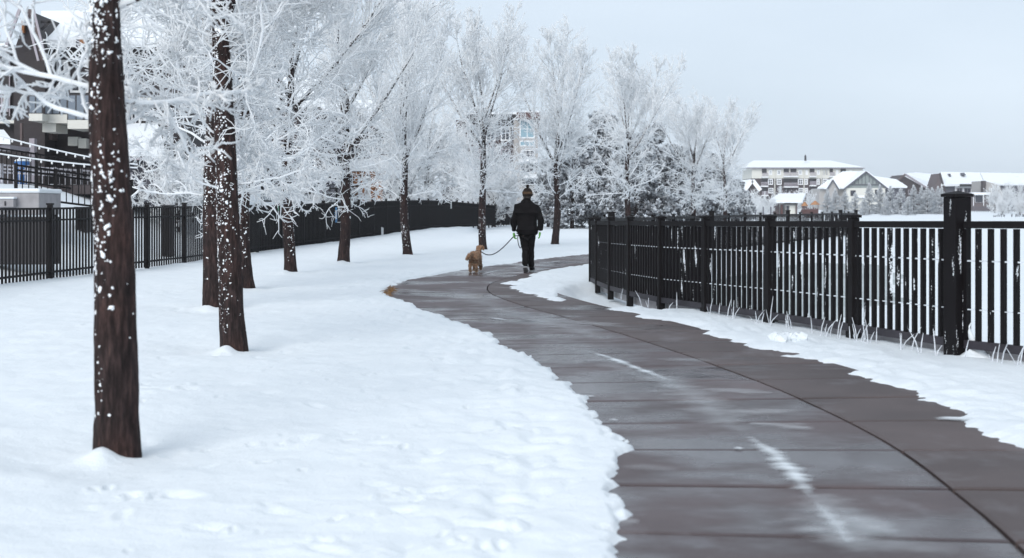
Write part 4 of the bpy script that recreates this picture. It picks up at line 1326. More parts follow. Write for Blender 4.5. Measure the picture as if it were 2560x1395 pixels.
# drift of snow packed against the big pillar
dm = MB()
px_, py_ = posts[4]
dm.lathe((px_ + 0.13, py_ - 0.14, 0), [(0.19, -0.03), (0.16, 0.015), (0.11, 0.045), (0.06, 0.075), (0.035, 0.12), (0.022, 0.20), (0.012, 0.28), (0.003, 0.33)], 14)
dm.v = [(x - 0.16 * z + 0.02 * math.sin(z * 23 + y * 40), y + 0.10 * z + 0.02 * math.cos(z * 31 + x * 37), z + 0.012 * math.sin(x * 50 + y * 31)) for x, y, z in dm.v]
tag(dm.build("snow_drift", MAT["snow"], smooth=True), "small cone of drifted snow against the big railing pillar's foot", "snow drift")
# lump of snow lying on the verge
lm = bpy.data.meshes.new("snow_lump")
iv, fv = ico()
V = []; Fq = []
rl_ = np.random.default_rng(4)
for k in range(16):
    c = np.array([rl_.normal(0, 0.07), rl_.normal(0, 0.07), 0.03 + 0.02 * rl_.random()]); s_ = rl_.uniform(0.035, 0.07)
    b0 = len(V); V += [tuple(c + q * s_ * (1 + 0.25 * rl_.normal())) for q in iv]; Fq += [tuple(int(z) + b0 for z in f) for f in fv]
lm.from_pydata(V, [], Fq); lm.update()
o = link("snow_lump", lm, MAT["snow"]); D = dep(862); o.location = (wx(1968, D), D, 0.02)
tag(o, "lump of broken snow lying on the verge beside the railing", "snow lump")

# ================================================================ LEFT FENCE
lf = empty("lawn_fence", (float(LF_X[2]), float(LF_D[2]), float(LF_Z[2])), "long black picket fence with double top rail bounding the left of the lawn", "fence")
OL = ORG[lf]
pts = np.stack([LF_X, LF_D, LF_Z], 1)
s3 = np.concatenate([[0], np.cumsum(np.linalg.norm(np.diff(pts[:, :2], axis=0), axis=1))])
def lf_at(s): return np.array([np.interp(s, s3, pts[:, k]) for k in range(3)])
s_post = np.interp(24.9, LF_D, s3) - 2.4 * 4
PM2 = unit_picket(0.033)
n_ind = 0; stuff = MB(); s = s_post; first = True
HF = 1.40
while s + 2.4 < s3[-1]:
    a, b = lf_at(s), lf_at(s + 2.4)
    za, zb = a[2], b[2]
    mb = MB().box(a[0] - .045, a[0] + .045, a[1] - .045, a[1] + .045, za - .25, za + HF + .05)
    mb.box(a[0] - .06, a[0] + .06, a[1] - .06, a[1] + .06, za + HF + .051, za + HF + .085)
    mb.build("post", MAT["rail_plain"], lf)
    zm = max(za, zb) if False else None
    for nm, h, hh in (("top_rail", HF - 0.02, 0.04), ("middle_rail", HF - 0.24, 0.035), ("bottom_rail", 0.16, 0.04)):
        MB().obox((a[0], a[1], za + h), (b[0], b[1], zb + h), 0.04, hh).build(nm, MAT["rail_plain"], lf)
    for k in range(1, 16):
        t = k / 16
        x, y, z = a + (b - a) * t
        wk = float(np.interp(y, [36, 41], [1.0, 1.9]))
        if a[1] > 20 and n_ind < 299:
            o = link("picket", PM2, MAT["rail_plain"], lf)
            o.location = (x - OL.x, y - OL.y, z + 0.03 - OL.z); o.scale = (wk, wk, HF - 0.07); n_ind += 1
        else:
            stuff.box(x - .014 * wk, x + .014 * wk, y - .014 * wk, y + .014 * wk, z + .03, z + HF - .04)
    s += 2.4
e = lf_at(s)
MB().box(e[0] - .045, e[0] + .045, e[1] - .045, e[1] + .045, e[2] - .25, e[2] + HF + .05).build("post", MAT["rail_plain"], lf)
stuff.build("picket", MAT["rail_plain"], lf, kind="stuff")
def on_fence(px):
    """point of the left fence seen in that pixel column"""
    ss_ = np.linspace(0, s3[-1], 3000)
    P = np.stack([np.interp(ss_, s3, pts[:, k]) for k in range(3)], 1)
    i = np.argmin(np.abs(1280 + F * P[:, 0] / P[:, 1] - px)); return P[i]
# notice on the fence
p = on_fence(838)
D = p[1] - 0.10; X = wx(838, D)
sg = empty("notice_sign", (X, D, wz(540, D)), "blue and white notice sign hanging on the left fence beside a tree trunk", "sign")
def sbox(x0, x1, y0, y1, dz, mat, nm, th=0.02, kind=None):
    MB().box(wx(x0, D), wx(x1, D), D - dz - th, D - dz, wz(y1, D), wz(y0, D)).build(nm, mat, sg)
sbox(831, 843, 518, 556, 0.0, MAT["sign_blue"], "panel")
sbox(832.2, 841.8, 526, 548, 0.021, MAT["sign_white"], "face", 0.006)
sbox(833, 838, 531, 533, 0.028, MAT["sign_blue"], "text_line", 0.003)
sbox(833, 840, 536, 537.5, 0.028, MAT["sign_blue"], "text_line", 0.003)
sbox(833, 839, 541, 542.5, 0.028, MAT["sign_blue"], "text_line", 0.003)
sbox(843.2, 853, 518, 519.2, 0.0, MAT["sign_white"], "bracket", 0.01)
sbox(843.2, 853, 555, 556.2, 0.0, MAT["sign_white"], "bracket", 0.01)
p = on_fence(694); D = p[1] - 0.08
s2 = empty("tall_tag", (wx(694, D), D, wz(520, D)), "small narrow green and white tag on the fence near its top rail", "tag")
MB().pbox(691, 697, 513, 527, D, 0.015).build("upper_panel", MAT["sign_green"], s2)
MB().pbox(691, 697, 527.3, 535, D, 0.015).build("lower_panel", MAT["sign_white"], s2)
for px, y0, y1, lab in ((954.5, 569, 587, "short white marker post in the snow at the fence foot"), (1127, 502, 520, "white marker strip on the fence top left of the person")):
    p = on_fence(px); D = p[1] - 0.2
    w = 0.07 if y0 > 540 else 0.05
    x = wx(px, D)
    mb = MB().box(x - w, x + w, D - .02, D + .02, wz(y1, D) - 0.03, wz(y0, D) - .02)
    mb.prism([(x - w, wz(y0, D) - .019), (x + w, wz(y0, D) - .019), (x, wz(y0, D) + .03)], D - .02, D + .02)
    tag(mb.build("marker_post", MAT["sign_white"]), lab, "marker")
# dark cupboard behind the fence at the far left, seen as solid dark shapes between the pickets
for n, (x0, x1, y0, y1, D, lab) in enumerate([(-320, 131, 546, 652, 28.6, "long low dark retaining wall behind the fence, below the concrete box"), (404, 425, 515, 668, 36.2, "narrow dark service cabinet behind the fence, right of the nearest trunk"),
                                             (188, 214, 520, 552, 36.5, "small dark box behind the fence close to the nearest trunk")]):
    zb = GZ(wx((x0 + x1) / 2, D), D) - 0.1
    wall_ = n == 0
    cab = empty("retaining_wall" if wall_ else "service_cabinet", (wx((x0 + x1) / 2, D), D, zb), lab, "wall" if wall_ else "cabinet", None if wall_ else "dark cabinets behind the left fence")
    zt = wz(y0, D)
    MB().box(wx(x0, D), wx(x1, D), D, D + 0.5, zb, zt).build("body", MAT["dark_frame"], cab, bevel=0.01)
    MB().box(wx(x0, D) - .02, wx(x1, D) + .02, D - .02, D + 0.52, zt + .001, zt + .03).build("coping" if wall_ else "lid", MAT["dark_frame"], cab)
    if wall_: continue
    MB().box(wx(x0, D) + .03, wx(x1, D) - .03, D - .012, D - .001, zb + .2, zt - .06).build("door", MAT["rail_plain"], cab)

# stepped guard railings on the bank behind the fence
def guard(name, A, Bp, n, h, lab, grp, mat, lattice=False, rails=(1.0, 0.86, 0.1)):
    A, Bp = Vector(A), Vector(Bp)
    t = empty(name, A, lab, "railing", grp)
    for k in range(n + 1):
        p = A + (Bp - A) * (k / n)
        MB().box(p.x - .035, p.x + .035, p.y - .035, p.y + .035, p.z - .6, p.z + h + .05).build("post", mat, t)
    for f in rails:
        MB().obox(A + Vector((0, 0, h * f)), Bp + Vector((0, 0, h * f)), 0.045, 0.05).build("rail", mat, t)
    bl = MB(); m = int((Bp - A).length / 0.16)
    for k in range(1, m):
        p = A + (Bp - A) * (k / m)
        bl.box(p.x - .011, p.x + .011, p.y - .011, p.y + .011, p.z + .1 * h, p.z + h * 0.98)
    if m < 300:
        me = bpy.data.meshes.new("baluster"); q = MB().box(-.011, .011, -.011, .011, .1 * h, h * .98); me.from_pydata(q.v, [], q.f)
        for k in range(1, m):
            p = (Bp - A) * (k / m)
            o = link("baluster", me, mat, t); o.location = p
    return t
GG = "guard railings on the bank behind the left fence"
def gpt(px, py, D): return (wx(px, D), D, wz(py, D))
guard("guard_railing", gpt(40, 500, 35), gpt(330, 536, 37), 3, 0.86, "dark sloping guard railing just above the fence, beside the concrete box", GG, MAT["rail_plain"])
guard("guard_railing", gpt(-20, 452, 40), gpt(480, 520, 46), 5, 0.95, "dark sloping guard railing running behind the nearest trunk below the frosted lattice", GG, MAT["rail_plain"])
MAT["frosted_metal"] = simple("frosted_metal", (0.36, 0.36, 0.40), 0.8, var=0.6, scale=9)
guard("guard_railing", gpt(5, 472, 42), gpt(330, 492, 43.5), 5, 0.70, "rime covered lattice railing in front of the blue barrel", GG, MAT["frosted_metal"], rails=(1.0, 0.84, 0.70, 0.1))
guard("guard_railing", gpt(655, 512, 52), gpt(900, 516, 66), 7, 0.95, "dark guard railing behind the fence left of the cedar porch", GG, MAT["rail_plain"], rails=(1.0, 0.8, 0.5, 0.15))
guard("guard_railing", gpt(640, 483, 60), gpt(860, 496, 70), 6, 0.75, "rime covered lattice railing below the dark town house", GG, MAT["frosted_metal"], rails=(1.0, 0.84, 0.70, 0.1))
# ================================================================ BUILDINGS
def windowp(parent, x0, x1, y0, y1, D, frame="white_trim", pane="pane", mull=(1, 1), fw=None, depth=0.12, proud=0.05):
    """window: a frame as part, panes as its sub-parts; given as a patch of the photograph at depth D"""
    X0, X1, Z0, Z1 = wx(x0, D), wx(x1, D), wz(y1, D), wz(y0, D)
    fw = fw or min(0.12, (X1 - X0) * 0.12)
    y = D - proud
    f = MB()
    f.box(X0, X0 + fw, y, D + depth, Z0, Z1).box(X1 - fw, X1, y, D + depth, Z0, Z1)
    f.box(X0 + fw, X1 - fw, y + .002, D + depth, Z0, Z0 + fw).box(X0 + fw, X1 - fw, y + .002, D + depth, Z1 - fw, Z1)
    nx, nz_ = mull
    iw = (X1 - X0 - 2 * fw) / nx; ih = (Z1 - Z0 - 2 * fw) / nz_
    for k in range(1, nx): f.box(X0 + fw + iw * k - fw * .3, X0 + fw + iw * k + fw * .3, y + .012, D + depth, Z0 + fw, Z1 - fw)
    for k in range(1, nz_): f.box(X0 + fw, X1 - fw, y + .016, D + depth, Z0 + fw + ih * k - fw * .25, Z0 + fw + ih * k + fw * .25)
    fo = f.build("window", MAT[frame], parent)
    for i in range(nx):
        for k in range(nz_):
            MB().box(X0 + fw + iw * i + .004, X0 + fw + iw * (i + 1) - .004, y + .03, y + .04, Z0 + fw + ih * k + .004, Z0 + fw + ih * (k + 1) - .004).build("pane", MAT[pane], fo)
    return fo
def wallp(parent, x0, x1, y0, y1, D, depth, mat, nm="wall"):
    return MB().pbox(x0, x1, y0, y1, D, depth).build(nm, MAT[mat], parent)
def gablep(parent, pts, D, depth, mat, nm="gable"):
    return MB().prism([(wx(x, D), wz(y, D)) for x, y in pts][::-1], D, D + depth).build(nm, MAT[mat], parent)
def roofq(parent, a, b, c, d, Da, Db, t, mat="roof_snow", nm="roof"):
    """sloping roof: a-b lower edge at depth Da, c-d ridge at depth Db (columns and rows of the photograph)"""
    q = [(wx(a[0], Da), Da, wz(a[1], Da)), (wx(b[0], Da), Da, wz(b[1], Da)), (wx(c[0], Db), Db, wz(c[1], Db)), (wx(d[0], Db), Db, wz(d[1], Db))]
    return MB().slab(*q, t).build(nm, MAT[mat], parent)
def rakes(parent, L, A, R, D, th, mat, depth=0.5, out=0.35, nm="rake_board", snow=None):
    """barge boards of a gable with the snow lying on the slopes behind them"""
    for P_, Q_ in ((L, A), (A, R)):
        p = Vector((wx(P_[0], D), D - out, wz(P_[1], D))); q = Vector((wx(Q_[0], D), D - out, wz(Q_[1], D)))
        MB().obox(p, q, 0.06, th).build(nm, MAT[mat], parent)
        if snow:
            n = Vector((-(q.z - p.z), 0, q.x - p.x)).normalized(); n = n if n.z > 0 else -n
            off = n * (th / 2 + 0.004)
            dv = Vector((0, snow, 0))
            MB().slab(p + off, q + off, q + off + dv, p + off + dv, 0.16).build("roof_snow", MAT["roof_snow"], parent)
def house(name, px, D, lab, grp=None, cat="house"):
    x = wx(px, D); return empty(name, (x, D, float(ground_z(x, D))), lab, cat, grp)
GT2 = "dark town houses behind the left fence"

# ---- big dark town house on the far left
D = 47.0
h = house("town_house", 150, D, "dark town house with a steep pointed gable and glass balconies at the upper left", GT2)
wallp(h, -260, 35, 128, 540, D, 9, "lap_dark")
MB().pbox(-270, 20, 117, 133, D - 0.5, 9.6).build("roof_edge", MAT["brown_trim"], h)
MB().pbox(-270, 21, 108, 116.6, D - 0.45, 9.4).build("roof_snow", MAT["roof_snow"], h)
wallp(h, 35.3, 112, 128, 540, D - 0.6, 9, "lap_dark", "bay_wall")
gablep(h, [(35.3, 127.7), (112, 127.7), (92, 66), (72, 26), (52, 78)], D - 0.6, 6, "lap_dark")
rakes(h, (33, 118), (69, 22), (69.5, 22), D - 0.6, 0.10, "lilac_trim", out=0.62)
p0, p1 = (74, 22), (116, 136)
MB().slab((wx(66, D - 1.2), D - 1.2, wz(22, D - 1.2)), (wx(84, D - 1.2), D - 1.2, wz(24, D - 1.2)), (wx(112, D - 1.2), D - 1.2, wz(150, D - 1.2)), (wx(97, D - 1.2), D - 1.2, wz(152, D - 1.2)), 0.05).build("rake_board", MAT["brown_trim"], h)
MB().obox((wx(65, D - 1.3), D - 1.3, wz(30, D - 1.3)), (wx(96, D - 1.3), D - 1.3, wz(152, D - 1.3)), 0.05, 0.07).build("rake_trim", MAT["lilac_trim"], h)
MB().obox((wx(84, D - 1.3), D - 1.3, wz(24, D - 1.3)), (wx(110, D - 1.3), D - 1.3, wz(130, D - 1.3)), 0.05, 0.07).build("rake_trim", MAT["lilac_trim"], h)
MB().pbox(54, 60, 52, 82, D - 0.75, 0.14).build("vent", MAT["wood_orange"], h)
wallp(h, 112.3, 470, 100, 540, D + 0.5, 8, "lap_dark", "rear_wall")
roofq(h, (100, 118), (480, 118), (470, 40), (105, 44), D - 0.1, D + 5, 0.25, nm="snowy_roof")
MB().obox((wx(104, D - .8), D - .8, wz(75, D - .8)), (wx(126, D - .8), D - .8, wz(55, D - .8)), 0.08, 0.10).build("bracket", MAT["dark_frame"], h)
MB().obox((wx(103, D - .8), D - .8, wz(55, D - .8)), (wx(134, D - .8), D - .8, wz(55, D - .8)), 0.08, 0.08).build("bracket", MAT["dark_frame"], h)
dm_ = MB().pbox(190, 216, 93, 123, D - 0.4, 1.2).build("dormer", MAT["slate_wall"], h)
MB().pbox(199, 214, 94, 112, D - 0.46, 0.05).build("dormer_panel", MAT["wood_orange"], dm_)
windowp(h, 3, 22, 230, 280, D, frame="lilac_trim", pane="curtain_lit", mull=(1, 1), fw=0.07)
windowp(h, 120, 168, 150, 200, D + 0.5, frame="white_trim", mull=(2, 1))
windowp(h, 176, 222, 210, 232, D + 0.5, frame="white_trim", mull=(2, 1))
MB().pbox(22.5, 25, 150, 290, D - 0.12, 0.1).build("downpipe", MAT["lilac_trim"], h)
# balconies
def balcony(h, x0, x1, ytop, yslab, ybot, D, n):
    sl = MB().pbox(x0, x1, yslab, ybot, D, 1.6).build("balcony", MAT["cream"], h)
    fr = MB().pbox(x0, x1, ytop, ytop + 3, D + .02, .05)
    for k in range(n + 1):
        x = x0 + (x1 - x0) * k / n
        fr.pbox(x - 1, x + 1, ytop + 3.1, yslab - .2, D + .02, .05)
    fr.build("balcony_rail", MAT["dark_frame"], sl)
    for k in range(n):
        a = x0 + (x1 - x0) * k / n + 1.6; b = x0 + (x1 - x0) * (k + 1) / n - 1.6
        MB().pbox(a, b, ytop + 4.5, yslab - 2, D + .03, .02).build("glass_panel", MAT["pane_grey"], sl)
    return sl
balcony(h, 72, 106, 236, 284, 302, D - 2.2, 2)
balcony(h, 112, 168, 232, 286, 308, D - 1.6, 3)
balcony(h, 169, 232, 234, 300, 322, D - 2.2, 3)
MB().pbox(-60, 70, 300, 308, D - 0.5, 0.5).build("band", MAT["cream"], h)
MB().pbox(106, 140, 309, 330, D - 1.5, 1.2).build("fascia", MAT["cream"], h)
MB().pbox(170, 194, 342, 364, D - 0.1, 0.4).build("shutter", MAT["cream"], h)
MB().pbox(196, 216, 346, 370, D - 0.1, 0.4).build("shutter", MAT["cream"], h)
MB().pbox(110, 130, 334, 350, D - 0.2, 0.6).build("lamp_box", MAT["brown_trim"], h)
MB().pbox(50, 55, 308, 395, D - 2.0, 0.15).build("column", MAT["brown_trim"], h)
MB().pbox(73, 86, 346, 470, D - 2.0, 0.25).build("column", MAT["lilac_trim"], h)
windowp(h, 318, 352, 272, 312, D + 0.5, frame="white_trim", mull=(3, 1))
MB().pbox(300, 420, 244, 254, D + 0.1, 0.4).build("band", MAT["cream"], h)
# porch with a deep snow load, right of the nearest trunk
ph = MB().pbox(296, 395, 398, 520, D - 3.5, 3).build("porch", MAT["slate_wall"], h)
roofq(h, (285, 392), (412, 390), (396, 334), (292, 336), D - 4.2, D - 0.4, 0.35, nm="snowy_porch_roof")
MB().pbox(286, 411, 393, 400, D - 4.15, 0.3).build("porch_fascia", MAT["lilac_trim"], h)
MB().pbox(317, 322, 400, 520, D - 3.9, 0.15).build("column", MAT["lilac_trim"], h)
roofq(h, (-40, 358), (26, 361), (10, 340), (-60, 338), D - 4.5, D - 2.5, 0.2, nm="snowy_canopy")
MB().pbox(-40, 25, 363, 372, D - 4.3, 1.8).build("canopy_fascia", MAT["lilac_trim"], h)

# ---- concrete utility box with snow on top
D = 33.0
ub = empty("utility_box", (wx(30, D), D, GZ(wx(30, D), D)), "grey concrete utility box with a thick snow cap behind the fence at the left edge", "utility box")
MB().box(wx(-120, D), wx(98, D), D, D + 1.6, wz(537, D), wz(483, D)).build("body", MAT["concrete_grey"], ub, bevel=0.02)
c = MB().box(wx(-122, D), wx(101, D), D - .03, D + 1.63, wz(482.7, D), wz(471, D)).build("snow_cap", MAT["snow"], ub, bevel=0.045)
bx = MB().pbox(-10, 34, 498, 518, D - .22, .2).build("meter_box", MAT["concrete_grey"], ub, bevel=0.01)
MB().pbox(-11, 35, 492, 497.6, D - .24, .235).build("snow_cap", MAT["snow"], bx, bevel=0.02)
MB().pbox(11, 14, 503, 514, D - .245, .02).build("latch", MAT["dark_frame"], bx)

# ---- blue barrel
D = 42.8
x = wx(55, D); zb = wz(462, D)
br_ = empty("barrel", (x, D, zb), "blue plastic barrel with a snow lid standing on the deck below the balcony", "barrel")
br_.location.z = zb
pr = [(0.205, 0), (0.225, 0.03), (0.225, 0.20), (0.235, 0.22), (0.225, 0.24), (0.225, 0.45), (0.235, 0.47), (0.225, 0.49), (0.225, 0.66), (0.205, 0.70)]
MB().lathe((x, D, zb), pr, 20).build("body", MAT["blue_plastic"], br_, smooth=True)
MB().lathe((x, D, zb), [(0.20, 0.701), (0.21, 0.73), (0.16, 0.765), (0.02, 0.775)], 16).build("snow_cap", MAT["snow"], br_, smooth=True)
dk = empty("timber_deck", (x, D, zb - 1), "dark timber deck carrying the blue barrel", "deck")
MB().box(wx(-200, D), wx(330, D), D - 0.6, D + 3.5, zb - 0.30, zb - .004).build("deck_frame", MAT["lap_dark"], dk)
for k in range(24):
    xa = wx(-200, D) + (wx(330, D) - wx(-200, D)) * k / 24; xb = wx(-200, D) + (wx(330, D) - wx(-200, D)) * (k + 1) / 24
    MB().box(xa + .006, xb - .006, D - .64, D - .601, zb - .28, zb - .03).build("plank", MAT["brown_wall"], dk)

# ---- strings of frosted bulbs
def light_string(a, b, sag, n, D, lab):
    A, Bp = Vector((wx(a[0], D), D, wz(a[1], D))), Vector((wx(b[0], D), D + .6, wz(b[1], D)))
    t = empty("string_lights", A, lab, "string lights", "strings of unlit bulbs in front of the town house")
    P_ = []
    for k in range(41):
        f = k / 40; p = A.lerp(Bp, f); p.z -= sag * 4 * f * (1 - f); P_.append(p)
    MB().tube(P_, 0.022, 5).build("cable", MAT["cable"], t)
    for k in range(1, n):
        f = k / n; p = A.lerp(Bp, f); p.z -= sag * 4 * f * (1 - f)
        MB().lathe((p.x, p.y, p.z - .095), [(0.012, 0), (0.026, 0.02), (0.028, 0.045), (0.016, 0.075), (0.014, 0.09)], 7).build("bulb", MAT["lamp_white"], t, smooth=True)
light_string((-60, 322), (330, 410), 0.10, 18, 40, "upper frosted string of bulbs sloping in front of the dark town house")
light_string((-60, 374), (330, 418), 0.08, 15, 39.6, "lower frosted string of bulbs sloping in front of the dark town house")

# ---- second and third town houses, seen through the white branches
D = 72.0
h = house("town_house", 640, D, "dark brown town house half hidden by white branches behind the slender trunks", GT2)
wallp(h, 430, 800, 268, 540, D, 9, "brown_wall")
gablep(h, [(470, 267.7), (640, 267.7), (555, 190)], D, 7, "lap_dark")
rakes(h, (462, 276), (555, 186), (648, 276), D, 0.30, "brown_trim", snow=7)
roofq(h, (640, 268), (810, 268), (800, 205), (640, 205), D - 0.5, D + 5, 0.3, nm="snowy_roof")
for x0, y0, fr in ((490, 300, "white_trim"), (570, 300, "white_trim"), (618, 345, "cream"), (690, 290, "white_trim"), (745, 290, "dark_frame"), (490, 390, "white_trim"), (700, 380, "lilac_trim"), (755, 400, "white_trim")):
    windowp(h, x0, x0 + 34, y0, y0 + 44, D, frame=fr, mull=(2, 2), pane="pane_grey" if x0 == 618 else "pane")
balcony(h, 640, 690, 360, 400, 412, D - 1.4, 3)
MB().pbox(430, 800, 362, 368, D - .08, .07).build("band", MAT["cream"], h)
MB().pbox(640, 760, 440, 540, D - .9, .8).build("lower_wall", MAT["lap_dark"], h)
MB().pbox(684, 712, 455, 480, D - 1.0, .09).build("panel", MAT["rust_wall"], h)

D = 80.0
h = house("town_house", 900, D, "brown town house with cedar porch posts behind the fence", GT2)
wallp(h, 800, 1004, 320, 540, D, 9, "brown_wall")
roofq(h, (790, 322), (1016, 322), (1000, 262), (800, 262), D - 0.6, D + 5, 0.3, nm="snowy_roof")
gablep(h, [(840, 321), (930, 321), (885, 275)], D - 0.3, 4, "lap_dark")
rakes(h, (834, 326), (885, 272), (936, 326), D - 0.3, 0.25, "brown_trim", snow=4)
for x0, y0 in ((812, 345), (862, 345), (960, 345), (812, 410), (930, 345)):
    windowp(h, x0, x0 + 26, y0, y0 + 40, D, frame="white_trim", mull=(2, 1))
MB().pbox(800, 1004, 398, 404, D - .08, .07).build("band", MAT["cream"], h)
windowp(h, 806, 840, 452, 486, D, frame="lilac_trim", mull=(4, 1))
roofq(h, (872, 428), (970, 428), (962, 412), (880, 412), D - 3.0, D - 0.1, 0.35, nm="snowy_porch_roof")
MB().pbox(874, 968, 429, 437, D - 2.9, 0.3).build("porch_beam", MAT["wood_orange"], h)
for x0, x1 in ((884, 894), (902, 911), (928, 934), (936, 956)):
    MB().pbox(x0, x1, 437.3, 540, D - 2.85, 0.25).build("porch_post", MAT["wood_orange"], h)
for x0, x1 in ((895, 900), (912, 927)):
    MB().pbox(x0, x1, 440, 520, D - 2.3, 0.1).build("porch_panel", MAT["white_trim"], h)

# ---- flat roofed block with the glazed corner tower
D = 128.0
h = house("glazed_tower", 1250, D, "flat roofed brick block with a pale blue glazed corner above the person's head", cat="building")
wallp(h, 1103, 1140, 390, 545, D - 2, 9, "brown_wall", "wing_wall")
MB().pbox(1095, 1150, 382, 390, D - 2.6, 9.8).build("wing_roof", MAT["lilac_trim"], h)
windowp(h, 1112, 1132, 398, 425, D - 2, frame="brown_trim", mull=(1, 1), pane="pane_grey")
wallp(h, 1140.3, 1300, 300, 545, D, 9, "brick")
MB().pbox(1160, 1300, 286, 300, D - 1.0, 11).build("roof_overhang", MAT["dark_frame"], h)
MB().pbox(1161, 1299, 281, 285.7, D - .9, 10.8).build("roof_snow", MAT["roof_snow"], h)
MB().pbox(1292, 1352, 281, 297, D - 2.4, 9.5).build("tower_roof", MAT["maroon"], h)
MB().pbox(1293, 1350, 277, 280.7, D - 2.3, 9.2).build("roof_snow", MAT["roof_snow"], h)
wallp(h, 1284, 1298, 300.3, 545, D - 1.0, 6, "taupe", "pier")
wallp(h, 1298.2, 1345, 297.3, 545, D - 1.4, 7, "taupe", "tower_wall")
windowp(h, 1299, 1337, 299, 346, D - 1.4, frame="white_trim", pane="pane_blue", mull=(2, 2), fw=0.10)
windowp(h, 1299, 1337, 352, 366, D - 1.4, frame="white_trim", pane="pane_blue", mull=(3, 1), fw=0.08)
windowp(h, 1303, 1337, 375, 396, D - 1.4, frame="white_trim", mull=(3, 2), fw=0.08)
windowp(h, 1301, 1337, 408, 434, D - 1.4, frame="white_trim", mull=(3, 2), fw=0.08)
windowp(h, 1303, 1337, 446, 462, D - 1.4, frame="white_trim", mull=(3, 1), fw=0.08)
for y0 in (397, 435):
    MB().pbox(1297, 1344, y0, y0 + 10, D - 2.6, 1.15).build("balcony", MAT["white_trim"], h)
MB().pbox(1344.5, 1352, 300, 322, D - 1.5, 2).build("side_panel", MAT["maroon"], h)
for x0, y0 in ((1178, 318), (1215, 318), (1252, 318), (1178, 372), (1215, 372), (1252, 372), (1178, 425), (1252, 425)):
    windowp(h, x0, x0 + 24, y0, y0 + 34, D, frame="white_trim" if y0 != 372 else "lilac_trim", mull=(2, 1))
MB().pbox(1108, 1168, 474, 481, D - 6, 4).build("canopy", MAT["dark_frame"], h)
for px in (1112, 1162): MB().pbox(px, px + 3, 481.3, 545, D - 5.9, .12).build("canopy_post", MAT["dark_frame"], h)
# slim dark chimney-like post box by the tree behind the dog
D = 112
pb = empty("gate_pillar", (wx(1254, D), D, GZ(wx(1254, D), D)), "tall dark gate pillar behind the fence left of the person's shoulder", "pillar")
MB().box(wx(1248, D), wx(1260, D), D, D + .4, GZ(wx(1254, D), D) - .3, wz(479, D)).build("shaft", MAT["dark_frame"], pb)
MB().box(wx(1246, D), wx(1262, D), D - .06, D + .46, wz(479, D) + .002, wz(476, D)).build("cap", MAT["dark_frame"], pb)

# ---- far right: apartment block
D = 335.0
h = house("apartment_block", 2010, D, "cream and maroon apartment block with a long snowy hip roof across the lake", cat="building")
wallp(h, 1880, 2157, 418, 446, D, 14, "cream", "upper_wall")
wallp(h, 1880, 2157, 446.2, 540, D + .1, 14, "brick", "lower_wall")
rf = MB()
e0, e1 = (1866, 419), (2163, 419)
q = [(wx(1864, D - 1), D - 1, wz(419, D)), (wx(2164, D - 1), D - 1, wz(419, D)), (wx(2164, D), D + 15, wz(419, D)), (wx(1864, D), D + 15, wz(419, D)),
     (wx(1850, D), D + 6, wz(399, D)), (wx(2090, D), D + 6, wz(399, D))]
q[4] = (wx(1895, D), D + 6, wz(399, D))
rf.add(q, [(0, 1, 5, 4), (1, 2, 5), (2, 3, 4, 5), (3, 0, 4), (3, 2, 1, 0)])
rf.build("snowy_roof", MAT["roof_snow"], h)
MB().pbox(1866, 2162, 419.3, 421.5, D - .7, .6).build("eave", MAT["lilac_trim"], h)
MB().lathe((wx(2020, D), D + 3, wz(401, D)), [(0.25, 0), (0.25, 1.1), (0.02, 1.5)], 6).build("roof_vent", MAT["dark_frame"], h)
Zx = lambda v: 1780 + v / 6.095
def zwin(a, b, y0, y1, **k): windowp(h, Zx(a), Zx(b), 380 + y0 / 6.095, 380 + y1 / 6.095, D, fw=0.22, **k)
for a, b in ((865, 915), (990, 1048), (1318, 1372), (1425, 1460), (1598, 1642), (1698, 1718), (1738, 1756), (1888, 1925), (2090, 2130)):
    zwin(a, b, 275, 350, mull=(2, 1), frame="white_trim", pane="pane_grey")
for a, b in ((852, 928), (984, 1060), (1308, 1386), (1406, 1460), (1592, 1642), (1684, 1756)):
    zwin(a, b, 408, 500, mull=(2, 2))
for a, b in ((858, 936), (1318, 1392), (1412, 1460)):
    zwin(a, b, 548, 630, mull=(2, 2))
for a, b, y0, y1 in ((760, 832, 245, 330), (1090, 1172, 245, 320), (1194, 1286, 245, 320), (1486, 1560, 245, 320), (1790, 1842, 245, 320), (1958, 2040, 245, 315),
                     (745, 832, 410, 470), (1095, 1180, 410, 480), (1200, 1290, 410, 480), (1490, 1565, 405, 460), (760, 832, 548, 610), (1100, 1180, 548, 630), (1500, 1600, 548, 590)):
    rc = MB().box(wx(Zx(a), D), wx(Zx(b), D), D - .04, D - .005, wz(380 + y1 / 6.095, D), wz(380 + y0 / 6.095, D)).build("recess_shade", MAT["dark_frame"], h)  # flat dark sheet on the wall, painting the shade inside a balcony
    MB().box(wx(Zx(a - 12), D), wx(Zx(b + 12), D), D - 1.3, D - .05, wz(380 + (y1 + 62) / 6.095, D), wz(380 + (y1 + 46) / 6.095, D)).build("balcony_slab", MAT["white_trim"], h)
    rb = MB()
    n = 9
    for k in range(n + 1):
        x = a - 8 + (b - a + 16) * k / n
        rb.box(wx(Zx(x), D) - .04, wx(Zx(x), D) + .04, D - 1.25, D - 1.18, wz(380 + (y1 + 46) / 6.095, D), wz(380 + (y1 - 2) / 6.095, D))
    rb.box(wx(Zx(a - 10), D), wx(Zx(b + 10), D), D - 1.27, D - 1.16, wz(380 + (y1 - 2) / 6.095, D), wz(380 + (y1 - 10) / 6.095, D))
    rb.build("balcony_rail", MAT["lilac_trim"], h)
for px in (Zx(958), Zx(1404), Zx(1665)):
    MB().pbox(px - 1, px + 1, 421.6, 500, D - .3, .28).build("downpipe", MAT["cream"], h)

